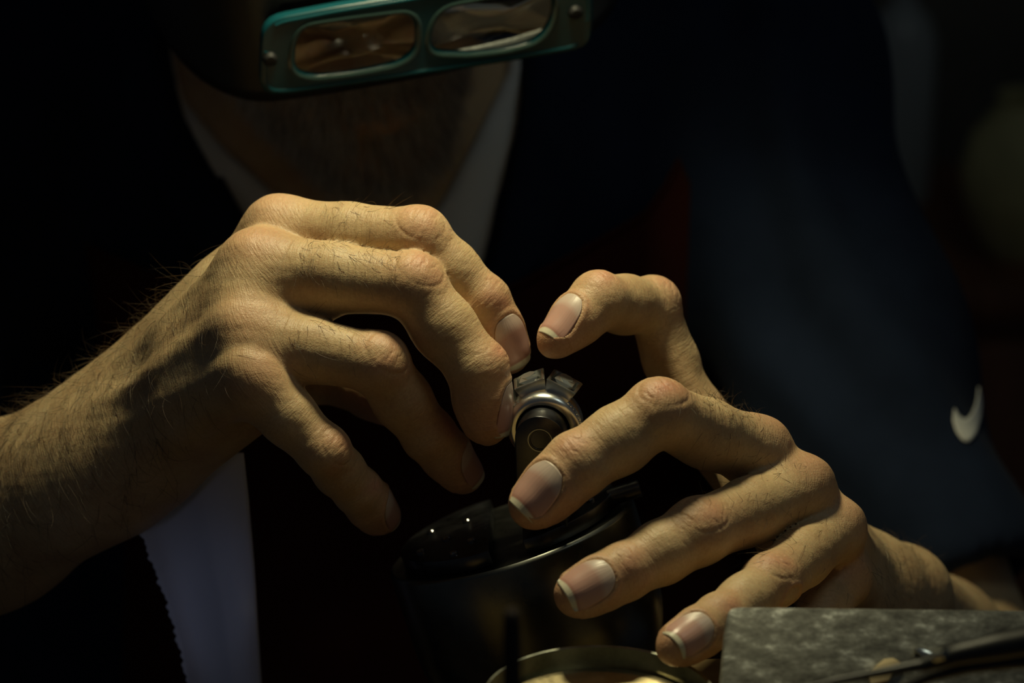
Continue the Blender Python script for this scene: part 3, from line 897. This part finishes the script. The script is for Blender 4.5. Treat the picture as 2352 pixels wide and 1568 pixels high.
def box_mesh(name, lo, hi, bevel=0.0):
    return prism(name, [(lo[0], lo[1]), (hi[0], lo[1]), (hi[0], hi[1]), (lo[0], hi[1])], lo[2], hi[2], bevel)
def tube(name, pts, rads, n=16, flat=1.0):
    P = np.array(pts, float); V = []; fc = []
    T = np.gradient(P, axis=0); T /= np.linalg.norm(T, axis=1)[:, None]
    ref = np.array((0, 0, 1.0)); ref = ref if abs(T[0] @ ref) < .9 else np.array((0, 1.0, 0))
    for p, t, r in zip(P, T, rads):
        e1 = unit(np.cross(t, ref)); e2 = np.cross(e1, t)
        for i in range(n):
            a = 2 * math.pi * i / n; V.append(p + e1 * math.cos(a) * r + e2 * math.sin(a) * r * flat)
    for k in range(len(P) - 1):
        for i in range(n): fc.append((k * n + i, k * n + (i + 1) % n, (k + 1) * n + (i + 1) % n, (k + 1) * n + i))
    fc.append(tuple(range(n))[::-1]); fc.append(tuple((len(P) - 1) * n + i for i in range(n)))
    return mesh_py(name, V, fc)
def sharp(o, ang=35):
    o.data.polygons.foreach_set('use_smooth', np.ones(len(o.data.polygons), bool)); o.data.set_sharp_from_angle(angle=math.radians(ang)); return o
def part(name, me, m, parent, local=None):   # mesh in the parent's local frame
    o = sharp(link(name, me, m)); o.parent = parent
    if local is not None: o.matrix_local = local
    return o
def thing(name, M, label, cat):
    e = empty(name); e.matrix_world = M; tag(e, label, cat); return e
def on_plane(px, py, o, n):                  # where the sight line through a photo point meets a plane (camera axes)
    d = Pc(px, py, 1.0); return d * ((o @ n) / (d @ n))

def metal(name, color, rough, scale=None, var=.3, aniso=0.0):
    t = NT(name); t.set(Metallic=1.0, Roughness=rough)
    if scale:
        f_ = t.noise(scale, 5, .6); c = np.array(color)
        t.l(t.ramp(f_, [(.3, tuple(c * (1 - var))), (.7, tuple(np.minimum(c * (1 + var), 1)))]), t.b.inputs['Base Color'])
        t.l(t.ramp(f_, [(.3, (rough * .8,) * 3), (.7, (min(1, rough * 1.3),) * 3)]), t.b.inputs['Roughness'])
    else: t.set(Base_Color=(*color, 1))
    return t.m
SILVER = metal('polished_white_gold', (.85, .85, .80), .26)
BLACKSTEEL = metal('blued_steel', (.10, .10, .105), .30, 90, .3)
STEEL = metal('ground_steel', (.16, .165, .15), .30, 40, .3)
DARKM = mat('black_paint', (.012, .012, .013), .35)

# ---- the ring being set, on its holder in the ball vise
ar = unit((-.13, -.36, .92)); e_up = unit(np.array((.02, 1, 0)) - ar * (np.array((.02, 1, 0)) @ ar)); e_rt = np.cross(e_up, ar)
RC = Pc(1251, 976, .893)
ringM = frame_mat(RC, e_rt, e_up, ar)
ring = thing('ring', ringM, 'white metal ring with square-set clear stones clamped on the dark holder', 'ring')
prof = [(8.9, -6.0), (8.9, 4.3), (9.1, 4.6), (10.2, 4.7), (10.9, 4.5), (11.5, 4.0), (12.0, 3.3), (12.3, 2.5), (12.45, 1.4), (12.5, -3.8), (11.9, -5.6), (10.2, -6.0)]
part('band', lathe('band', [(r * .001, z * .001) for r, z in prof], 128, True), SILVER, ring)
GEM = NT('diamond'); GEM.set(Base_Color=(.62, .64, .60, 1), Roughness=.07, Metallic=.8, Specular_IOR_Level=1.0); GEM = GEM.m
def gem_mesh(w, h, n=4):                     # square brilliant: table, crown, girdle, pavilion
    V = []; fc = []
    rings = [(0.0, .0, .62, h * .34), (math.pi / 4, 0, .86, h * .20), (0, 0, 1.0, 0.0)]
    k = 8
    def sq(a, s):
        c_, s_ = math.cos(a), math.sin(a); m = max(abs(c_), abs(s_)); return (c_ / m * s * w, s_ / m * s * w)
    for off, _, sc, z in rings:
        for i in range(k):
            a = 2 * math.pi * i / k + math.pi / 8 + (math.pi / 8 if off else 0); x, y = sq(a, sc); V.append((x, y, z))
    V.append((0, 0, -h * .66))
    fc.append(tuple(range(k)))
    for l in range(2):
        for i in range(k):
            j = (i + 1) % k
            fc += [(l * k + i, (l + 1) * k + i, (l + 1) * k + j), (l * k + i, (l + 1) * k + j, l * k + j)]
    for i in range(k): fc.append((2 * k + i, 3 * k, 2 * k + (i + 1) % k))
    return mesh_py('stone', V, fc)
gm = gem_mesh(.0038, .0052); gm_small = gem_mesh(.00062, .0010)
def setting(phi, tz, w=.0054, h=.0044, yaw=0.0):
    M = Matrix.Rotation(-phi, 4, 'Z') @ Matrix.Translation((0, .0114, tz)) @ Matrix.Rotation(-math.pi / 2, 4, 'X') @ Matrix.Rotation(yaw, 4, 'Z')
    bm = bmesh.new()
    lo = [bm.verts.new((x * w * .78, y * w * .78, 0)) for x, y in ((-1, -1), (1, -1), (1, 1), (-1, 1))]
    hi = [bm.verts.new((x * w, y * w, h)) for x, y in ((-1, -1), (1, -1), (1, 1), (-1, 1))]
    hi2 = [bm.verts.new((x * w * .80, y * w * .80, h)) for x, y in ((-1, -1), (1, -1), (1, 1), (-1, 1))]
    de = [bm.verts.new((x * w * .7, y * w * .7, h * .35)) for x, y in ((-1, -1), (1, -1), (1, 1), (-1, 1))]
    bm.faces.new(lo[::-1]); bm.faces.new(de)
    for i in range(4):
        j = (i + 1) % 4
        bm.faces.new((lo[i], lo[j], hi[j], hi[i])); bm.faces.new((hi[i], hi[j], hi2[j], hi2[i])); bm.faces.new((hi2[i], hi2[j], de[j], de[i]))
    bmesh.ops.recalc_face_normals(bm, faces=bm.faces)
    bmesh.ops.bevel(bm, geom=list(bm.edges), offset=.00022, segments=2, affect='EDGES')
    me = bpy.data.meshes.new('setting'); bm.to_mesh(me); bm.free()
    o = part('setting', me, SILVER, ring, M)
    g = link('stone', gm, None, None, False)
    if not gm.materials: gm.materials.append(GEM)
    g.parent = o; g.matrix_local = Matrix.Translation((0, 0, h - .0004))
    return o
setting(math.radians(-20), -.0042, yaw=.16); setting(math.radians(25), -.0038, yaw=-.14)
setting(math.radians(-64), -.003, .0042, .0036)
gm_small.materials.append(GEM)
for sgn in (1, -1):
    for i in range(9):
        phi = math.radians(44 + i * 6.2) * sgn
        M = Matrix.Rotation(-phi, 4, 'Z') @ Matrix.Translation((0, .01225, .0024)) @ Matrix.Rotation(-math.pi / 2 + .55, 4, 'X')
        g = link('accent_stone', gm_small, None, ring, False); g.matrix_local = M

# holder: an arched steel mandrel with a screw, its shank going down into the vise
holder = thing('ring_holder', ringM, 'dark steel arched mandrel holding the ring in the vise', 'holder')
def arch(rad, down, n=24): return [(rad * math.cos(a), rad * math.sin(a)) for a in np.linspace(0, math.pi, n)] + [(-rad, -down), (rad, -down)]
part('mandrel', prism('mandrel', arch(.00835, .031), -.008, .0125, .0005), BLACKSTEEL, holder)
part('screw', lathe('screw', [(0, .01235), (.0030, .01235), (.0032, .0128), (.0034, .0128), (.0034, .0119)], 48), BLACKSTEEL, holder)
part('screw_seat', lathe('screw_seat', [(.0037, .0120), (.0037, .0129), (.0041, .0129), (.0041, .0120)], 48), metal('worn_edge', (.35, .36, .36), .3), holder)
part('wax_crumb', tube('wax_crumb', [(-.0042, -.0120, .0125), (-.0038, -.0113, .0133), (-.0036, -.0104, .0136)], [.0004, .0007, .0004], 8), mat('wax', (.55, .45, .30), .5), holder)

# ball vise
vz = unit((-.30, .94, .17)); vx = unit(XA - vz * (XA @ vz)); vy = np.cross(vz, vx)
VC = Pc(1172, 1222, .925)
viseM = frame_mat(VC, vx, vy, vz)
vise = thing('ball_vise', viseM, 'polished steel engraving vise with a round ball body under the hands', 'vise')
R0 = .0436
pr = [(0, -.0008), (R0 - .003, -.0008), (R0 - .0012, -.0002), (R0 - .0002, -.0010), (R0, -.0016), (R0, -.022)]
for a in np.linspace(.02, 1.35, 18): pr.append((R0 * math.cos(a), -.030 - .044 * math.sin(a)))
pr += [(.0, -.075)]
part('ball_body', lathe('ball_body', pr, 128), STEEL, vise)
for s_ in (-1, 1):
    P_ = [(s_ * .0058, -.036)] + [(s_ * max(.0058, .038 * math.cos(a)), .038 * math.sin(a)) for a in np.linspace(-1.25, 1.25, 26)] + [(s_ * .0058, .036)]
    if s_ < 0: P_ = P_[::-1]
    j = part('jaw', prism('jaw', P_, .0, .0050, .0004), BLACKSTEEL, vise)
    for (x_, y_) in ((.030, -.012), (.018, -.028), (.021, -.005), (.012, -.018), (.014, .012), (.027, .012)):
        p = part('pin', lathe('pin', [(0, .0062), (.0012, .0062), (.0016, .0058), (.0016, .0030)], 20), metal('pin_steel', (.30, .30, .30), .2) if 'pin_steel' not in bpy.data.materials else bpy.data.materials['pin_steel'], vise, Matrix.Translation((s_ * x_, y_, 0)))
part('clamp_screw', tube('clamp_screw', [(.036, -.006, .0030), (.047, -.006, .0030)], [.0030, .0030], 20), BLACKSTEEL, vise)
part('neck', lathe('neck', [(.012, -.070), (.012, -.115), (.040, -.118), (.042, -.124), (.042, -.130), (0, -.130)], 64), BLACKSTEEL, vise)

# ---- head-worn magnifier
pf = unit((.22, -.58, .78)); pr_ = unit(np.array((.988, .133, -.02)) - pf * (np.array((.988, .133, -.02)) @ pf)); pu = np.cross(pf, pr_)
PC = Pc(972, 82, 1.0)
magM = frame_mat(PC, pr_, pu, pf)
mag = thing('head_magnifier', magM, 'black visor magnifier with teal lens frame worn on the man\'s head', 'magnifier')
def loc2(px, py, out=0.0):
    p = on_plane(px, py, PC + pf * out, pf) - PC; return (p @ pr_, p @ pu)
def smooth_loop(pts, n=72, it=3):
    P = np.array(pts + [pts[0]], float); s_ = np.r_[0, np.cumsum(np.linalg.norm(np.diff(P, axis=0), axis=1))]
    t = np.linspace(0, s_[-1], n, endpoint=False); Q_ = np.stack([np.interp(t, s_, P[:, 0]), np.interp(t, s_, P[:, 1])], 1)
    for _ in range(it): Q_ = .5 * Q_ + .25 * (np.roll(Q_, 1, 0) + np.roll(Q_, -1, 0))
    return Q_
lensA = smooth_loop([loc2(*p) for p in [(705, 50), (800, 36), (930, 20), (955, 38), (957, 100), (942, 125), (905, 145), (812, 163), (723, 173), (684, 166), (670, 150), (672, 100), (682, 68)]])
lensB = smooth_loop([loc2(*p) for p in [(1003, 27), (1030, 6), (1130, -12), (1258, -28), (1272, -8), (1268, 35), (1255, 66), (1224, 94), (1156, 111), (1077, 120), (999, 118), (983, 104), (987, 59)]])
plate = smooth_loop([loc2(*p) for p in [(604, 68), (625, 42), (760, 16), (960, -16), (1160, -46), (1330, -70), (1350, -55), (1356, 20), (1350, 92), (1320, 106), (1150, 134), (960, 163), (800, 186), (660, 206), (612, 208), (600, 190)]], 120, 2)
TEAL = NT('teal_plastic'); TEAL.set(Base_Color=(.006, .075, .095, 1), Roughness=.26, Transmission_Weight=.10, IOR=1.49, Specular_IOR_Level=.6); TEAL = TEAL.m
cu = bpy.data.curves.new('lens_frame', 'CURVE'); cu.dimensions = '2D'; cu.fill_mode = 'BOTH'; cu.extrude = .0015; cu.bevel_depth = .0008; cu.bevel_resolution = 2
for lp, sc in ((plate, 1), (lensA, 1.0), (lensB, 1.0)):
    sp = cu.splines.new('POLY'); sp.points.add(len(lp) - 1); sp.use_cyclic_u = True
    c_ = lp.mean(0)
    for pt, q_ in zip(sp.points, c_ + (lp - c_) * sc): pt.co = (q_[0], q_[1], 0, 1)
tmp = bpy.data.objects.new('tmp', cu); COL.objects.link(tmp)
dg = bpy.context.evaluated_depsgraph_get(); me = bpy.data.meshes.new_from_object(tmp.evaluated_get(dg)); me.name = 'lens_frame'
bpy.data.objects.remove(tmp); me.materials.clear()
fr = part('lens_frame', me, TEAL, mag)
GLASS = NT('lens_glass'); GLASS.set(Base_Color=(.95, .99, .97, 1), Roughness=.02, Transmission_Weight=1.0, IOR=1.50); GLASS = GLASS.m
RIM = NT('rim_plastic'); RIM.set(Base_Color=(.05, .10, .09, 1), Roughness=.25, Transmission_Weight=.3); RIM = RIM.m
for lp in (lensA, lensB):
    n_ = len(lp); c_ = lp.mean(0); V_ = []; fc = []
    ks = [1.0, .8, .55, .3]
    for side in (1, -1):
        for k_ in ks: V_ += [(*(c_ + (q_ - c_) * k_), side * (.0006 + .0016 * (1 - k_ * k_))) for q_ in lp]
        V_.append((*c_, side * .0022))
    m_ = n_ * len(ks) + 1
    for s_ in (0, 1):
        o_ = s_ * m_
        for l_ in range(len(ks) - 1):
            for i in range(n_):
                q4 = (o_ + l_ * n_ + i, o_ + l_ * n_ + (i + 1) % n_, o_ + (l_ + 1) * n_ + (i + 1) % n_, o_ + (l_ + 1) * n_ + i); fc.append(q4 if s_ == 0 else q4[::-1])
        for i in range(n_):
            t3 = (o_ + (len(ks) - 1) * n_ + i, o_ + (len(ks) - 1) * n_ + (i + 1) % n_, o_ + m_ - 1); fc.append(t3 if s_ == 0 else t3[::-1])
    for i in range(n_): fc.append((i, m_ + i, m_ + (i + 1) % n_, (i + 1) % n_))
    me = mesh_py('lens', V_, fc); bm = bmesh.new(); bm.from_mesh(me); bmesh.ops.recalc_face_normals(bm, faces=bm.faces); bm.to_mesh(me); bm.free()
    part('lens', me, GLASS, mag)
    big = c_ + (lp - c_) * 1.035
    loop = [(*q_, .0020) for q_ in big] + [(*big[0], .0020)]
    part('lens_rim', tube('lens_rim', loop, [.0011] * len(loop), 10), RIM, mag)
# raised bead along the upper and lower edge of the frame
for ids_ in (slice(2, 58), slice(62, 118)):
    seg_ = plate[ids_]; c_ = plate.mean(0); seg_ = c_ + (seg_ - c_) * np.array((.985, .94))
    part('frame_bead', tube('frame_bead', [(*q_, .0020) for q_ in seg_], [.0009] * len(seg_), 10), TEAL, mag)
ROD0 = mat('black_rivet', (.010, .010, .010), .6)
for p in ((618, 127), (1318, 20)):
    x_, y_ = loc2(*p); part('rivet', lathe('rivet', [(0, .0045), (.0018, .0043), (.0027, .0034), (.0030, .0018), (.0030, .0)], 24), ROD0, mag, Matrix.Translation((x_, y_, 0)))
# the visor shell wraps around the face
SHELL = mat('black_visor', (.016, .018, .018), .38, noise_scale=500, var=.15, bump=.25, bump_dist=.0004)
NU, NV = 61, 34; V_ = []
for j in range(NV):
    v = j / (NV - 1); yy = -.0205 + .165 * v
    for i in range(NU):
        u = -1 + 2 * i / (NU - 1); au = abs(u)
        if au < .55: x_ = u / .55 * .058; z_ = -.0045 - .004 * (au / .55) ** 2
        else:
            k_ = (au - .55) / .45; x_ = math.copysign(.058 + .040 * math.sin(k_ * 1.35) + .012 * k_ * v, u); z_ = -.0085 - .075 * (1 - math.cos(k_ * 1.5)) - .012 * k_
        yl = yy + .012 * max(0, (au - .72) / .28) ** 2.2 * (1 - v)
        V_.append((x_ * (1 - .25 * max(0, (v - .6) / .4) ** 2), yl, z_ - .012 * v - .085 * max(0, (v - .55) / .45) ** 2))
fc = [(j * NU + i, j * NU + i + 1, (j + 1) * NU + i + 1, (j + 1) * NU + i) for j in range(NV - 1) for i in range(NU - 1)
      if not (abs(-1 + 2 * (i + .5) / (NU - 1)) < .50 and .07 < (j + .5) / (NV - 1) < .215)]
sh = part('visor_shell', mesh_py('visor_shell', V_, fc), SHELL, mag); modifier(sh, 'SOLIDIFY', thickness=.0018, offset=-1)
part('headband', lathe('headband', [(.088, -.012), (.090, 0), (.088, .012), (.085, 0)], 64, True), SHELL, mag, Matrix.Translation((-.02, .095, -.105)) @ Matrix.Rotation(math.radians(-95), 4, 'X'))

# ---- paper towel hanging under the right hand
PAPER = NT('paper'); PAPER.set(Base_Color=(.74, .75, .84, 1), Roughness=.95, Specular_IOR_Level=.1)
pb = PAPER.noise(420, 3); PAPER.l(PAPER.bump(pb, .3, .0005), PAPER.b.inputs['Normal'])
le = interp([(285, 1040), (297, 1130), (330, 1235), (385, 1380), (418, 1500), (445, 1620)], 220)
ri = interp([(560, 1040), (572, 1150), (585, 1300), (605, 1620)], 220)
G = []
for j in range(220):
    v = j / 219; row = []
    for i in range(26):
        u = i / 25; p = le[j] * (1 - u) + ri[j] * u
        if i == 0: p = p + np.array((-5.5 * (abs((v * 31) % 1 - .5) * 2) + 2.5 * math.sin(v * 57) + 1.5 * math.sin(v * 131), 0))
        d = .944 + .028 * v + .010 * math.sin(u * 4.2 + .6) - .004 * math.sin(v * 9 + u * 2) + .010 * max(0, u - .6) / .4
        row.append(Pc(p[0], p[1], d))
    G.append(row)
G = np.array(G); a_, b_ = G.shape[:2]
fc = [(j * b_ + i, (j + 1) * b_ + i, (j + 1) * b_ + i + 1, j * b_ + i + 1) for j in range(a_ - 1) for i in range(b_ - 1)]
pt = link('paper_towel', mesh_np('paper_towel', G.reshape(-1, 3), fc, world=False), PAPER.m); modifier(pt, 'SOLIDIFY', thickness=.0004)
tag(pt, 'white paper towel strip with torn edge hanging below the hand', 'paper towel')

# ---- bench, tin, steel block, rod, pliers
WOOD = NT('bench_wood'); wf = WOOD.noise(9, 5, .6, None, (1.5, 14, 1.5))
WOOD.l(WOOD.ramp(wf, [(.3, (.30, .19, .075)), (.7, (.50, .35, .15))]), WOOD.b.inputs['Base Color']); WOOD.set(Roughness=.6); WOOD.l(WOOD.bump(wf, .2, .0006), WOOD.b.inputs['Normal'])
DARKWOOD = NT('dark_wood'); wf = DARKWOOD.noise(7, 5, .6, None, (12, 1.2, 1.2))
DARKWOOD.l(DARKWOOD.ramp(wf, [(.3, (.11, .040, .018)), (.7, (.22, .085, .038))]), DARKWOOD.b.inputs['Base Color']); DARKWOOD.set(Roughness=.5)
LEATHER = mat('dark_leather', (.016, .010, .008), .8, noise_scale=60)
bench = empty('workbench', (0, .5, 0)); tag(bench, 'pale wooden workbench top under the tin and the steel block', 'workbench')
def edge_y(x): return .735 + .053 * (1 / (1 + math.exp(-(x - .030) / .008)))
outl = [(x, edge_y(x)) for x in np.linspace(-.07, .62, 90)]
o = keep_parent(sharp(link('bench_top', prism('bench_top', outl + [(.62, .46), (-.07, .46)], -.035, 0, .002), WOOD.m)), bench)
o = keep_parent(sharp(link('lower_tray', box_mesh('lower_tray', (-.30, .42, -.170), (.40, .94, -.152), .002), LEATHER)), bench)
for x_ in (-.06, .39):
    keep_parent(sharp(link('tray_side', box_mesh('tray_side', (x_ - .008, .42, -.152), (x_ + .008, .70, -.035), .001), WOOD.m)), bench)

TINC = W(1378, 1602, .803); TINC[2] = max(TINC[2], .018); TH = TINC[2]; TR = 274 * .803 / F
tin = empty('tin', (TINC[0], TINC[1], 0)); tag(tin, 'round open metal tin with a thin rim in the foreground', 'tin')
TINM = metal('tin_metal', (.34, .35, .28), .33, 55, .55); BRASS = metal('tin_floor', (.62, .52, .30), .28, 60, .4)
def tpart(name, me, m): o = sharp(link(name, me, m)); o.parent = tin; return o
tpart('tin_wall', lathe('tin_wall', [(0, 0), (TR - .001, 0), (TR - .0004, .001), (TR - .0004, TH - .0012), (TR, TH - .0006), (TR - .0003, TH), (TR - .0011, TH - .0004), (TR - .0013, TH - .008), (0, TH - .008)], 128), TINM)
tpart('tin_floor', lathe('tin_floor', [(TR - .0016, TH - .0078), (TR - .0030, TH - .0066), (TR - .0060, TH - .0066), (TR - .0075, TH - .0074), (0, TH - .0074)], 128), BRASS)

BT = NT('old_steel'); n1 = BT.noise(95, 9, .72, None, (1, 2.2, 1)); n2 = BT.noise(420, 5, .7)
mm = BT.n('MixRGB', blend_type='OVERLAY'); mm.inputs['Fac'].default_value = .6
BT.l(BT.ramp(n1, [(.36, (.06, .056, .046)), (.48, (.14, .138, .115)), (.56, (.22, .22, .19)), (.66, (.60, .61, .56))]), mm.inputs['Color1']); BT.l(n2, mm.inputs['Color2'])
BT.l(mm.outputs['Color'], BT.b.inputs['Base Color']); BT.set(Metallic=.15, Roughness=.55); BT.l(BT.bump(n2, .25, .0006), BT.b.inputs['Normal'])
A0 = Pc(1676, 1393, .800)
bn_w = unit((.0, -math.sin(math.radians(42)), math.cos(math.radians(42)))); bn = bn_w @ ROT
bx_ = unit(on_plane(2352, 1400, A0, bn) - A0); by_ = np.cross(bn, bx_)
blockM = frame_mat(A0, bx_, by_, bn)
def b2(px, py): p = on_plane(px, py, A0, bn) - A0; return (p @ bx_, p @ by_)
c1 = [b2(*p) for p in ((1650, 1620), (1656, 1560), (1668, 1422), (1672, 1404), (1682, 1395), (1700, 1392), (2420, 1401), (2440, 1640))]
steel_block = sharp(link('steel_block', prism('steel_block', c1, -.013, 0, .0008), BT.m)); steel_block.matrix_world = blockM
tag(steel_block, 'worn grey steel block with rounded corner at the lower right', 'steel block')

ROD = mat('dark_rod', (.006, .005, .005), .9)
rx, ry, rz = W(1176, 1400, .640)
rod = empty('punch', (rx, ry, 0)); tag(rod, 'thin dark upright punch standing in front of the vise', 'punch')
o = sharp(link('shank', lathe('shank', [(0, 0), (.0024, 0), (.0024, rz - .012), (.0022, rz - .002)], 32), ROD)); o.parent = rod
o = sharp(link('head', lathe('head', [(.0022, rz - .002), (.0021, rz - .0004), (.0015, rz), (0, rz)], 32), metal('worn_head', (.10, .08, .07), .6))); o.parent = rod

PL = mat('black_pliers', (.012, .012, .013), .40); PLM = metal('pliers_metal', (.55, .55, .48), .3)
pliers = empty('pliers', W(2140, 1530, .715)); tag(pliers, 'black long-nose pliers lying across the steel block', 'pliers')
def ptube(name, pts, m, flat=.7):
    o = sharp(link(name, tube(name, [W(x, y, d) for x, y, d, r in pts], [r * d / F for x, y, d, r in pts], 20, flat), m)); return keep_parent(o, pliers)
def spl(p, n=24):
    P = np.array(p, float); t = np.linspace(0, 1, len(P)); q = np.linspace(0, 1, n); return np.stack([np.interp(q, t, P[:, i]) for i in range(4)], 1)
ptube('jaw', spl([(1830, 1584, .720, 6), (1920, 1562, .719, 11), (2040, 1540, .718, 15), (2140, 1522, .716, 22)]), PL)
ptube('handle', spl([(2120, 1526, .716, 24), (2200, 1500, .714, 34), (2290, 1482, .712, 42), (2400, 1462, .710, 46)]), PL)
ptube('jaw', spl([(1990, 1612, .722, 7), (2070, 1580, .722, 12), (2150, 1545, .720, 22)]), PL)
ptube('handle', spl([(2140, 1548, .720, 22), (2220, 1525, .719, 30), (2310, 1512, .718, 34), (2420, 1502, .717, 36)]), PL)
ptube('pivot', spl([(2150, 1505, .712, 20), (2172, 1500, .710, 18)]), PLM)
# scraps lying on the block
SCRAP = mat('pale_scrap', (.70, .55, .30), .7)
def scrap(name, pts, m, th, label, cat, lift=.0):
    P_ = [b2(*p) for p in pts]; o = sharp(link(name, prism(name, P_, .0002 + lift, .0002 + lift + th, .0002), m)); o.matrix_world = blockM; tag(o, label, cat); return o
scrap('wood_scrap', [(1992, 1548), (2030, 1516), (2050, 1514), (2068, 1524), (2040, 1565), (2000, 1575)], SCRAP, .0012, 'pale yellow wood scrap lying on the steel block', 'scrap')
scrap('metal_scrap', [(2096, 1496), (2110, 1492), (2140, 1503), (2138, 1514), (2118, 1514)], metal('bright_scrap', (.85, .82, .70), .2), .002, 'small bright metal offcut beside the pliers', 'metal offcut')

# ------------------------------------------------------------------ the room behind
WALL = mat('dark_plaster', (.12, .11, .085), .9, noise_scale=6, var=.3)
def struct(name, me, m): o = sharp(link(name, me, m)); o['kind'] = 'structure'; return o
struct('wall_back', box_mesh('wall_back', (-2.2, 2.6, -.9), (2.2, 2.7, 1.8)), WALL)
struct('floor', box_mesh('floor', (-2.2, -.6, -.92), (2.2, 2.7, -.9)), DARKWOOD.m)
def wz(px, py, d): return W(px, py, d)
cab0 = wz(2180, 660, 2.25); 
cab = empty('cabinet', (cab0[0] + .2, cab0[1] + .2, -.9)); tag(cab, 'dark reddish wooden cabinet in the shadows behind the man', 'cabinet')
ct = cab0[2]
def cpart(name, lo, hi, m=DARKWOOD.m, bevel=.004): return keep_parent(sharp(link(name, box_mesh(name, lo, hi, bevel), m)), cab)
cx0, cy0 = cab0[0] - .12, cab0[1]
cpart('carcass', (cx0, cy0 + .02, -.9), (cx0 + .95, cy0 + .36, ct - .025)); cpart('cabinet_top', (cx0 - .015, cy0 - .01, ct - .025), (cx0 + .965, cy0 + .37, ct))
for k_ in range(2):
    d_ = cpart('door', (cx0 + .02 + k_ * .46, cy0, -.86), (cx0 + .46 + k_ * .46, cy0 + .02, ct - .05))
    o = sharp(link('door_knob', lathe('door_knob', [(0, .03), (.012, .028), (.014, .02), (.006, .01), (.006, 0)], 24), PLM)); o.parent = d_; o.matrix_parent_inverse = d_.matrix_world.inverted() if False else Matrix.Identity(4)
    bpy.context.view_layer.update(); o.matrix_world = Matrix.Translation((cx0 + (.43 if k_ == 0 else .51), cy0, ct - .35)) @ Matrix.Rotation(math.pi / 2, 4, 'X')
vb = wz(2300, 585, 2.33); va = wz(2280, 180, 2.33); hh = va[2] - ct
TAN = mat('tan_glaze', (.50, .45, .20), .7, noise_scale=30, var=.2)
vs = empty('vase', (vb[0] + .012, vb[1], ct)); tag(vs, 'tan pear-shaped vase blurred in the dark behind the shoulder', 'vase')
o = sharp(link('vase_body', lathe('vase_body', [(0, 0), (.022, 0), (.030, hh * .08), (.046, hh * .32), (.052, hh * .52), (.044, hh * .74), (.026, hh * .90), (.020, hh * .96)], 64), TAN)); o.parent = vs
o = sharp(link('vase_lip', lathe('vase_lip', [(.020, hh * .96), (.024, hh * .985), (.023, hh), (.018, hh * .99), (.017, hh * .95)], 64), TAN)); o.parent = vs
jb = wz(2085, 200, 2.40); jt = wz(2085, -60, 2.40)
jar = empty('bottle', (jb[0], jb[1] + .05, ct)); tag(jar, 'pale grey bottle blurred in the dark left of the vase', 'bottle')
GREY = mat('grey_glass', (.34, .36, .34), .3)
jh = jt[2] - ct
o = sharp(link('bottle_body', lathe('bottle_body', [(0, 0), (.030, 0), (.032, .01), (.032, jh * .7), (.024, jh * .8), (.012, jh * .86), (.012, jh * .96)], 48), GREY)); o.parent = jar
o = sharp(link('bottle_cap', lathe('bottle_cap', [(.0135, jh * .95), (.0135, jh), (0, jh)], 32), DARKM)); o.parent = jar
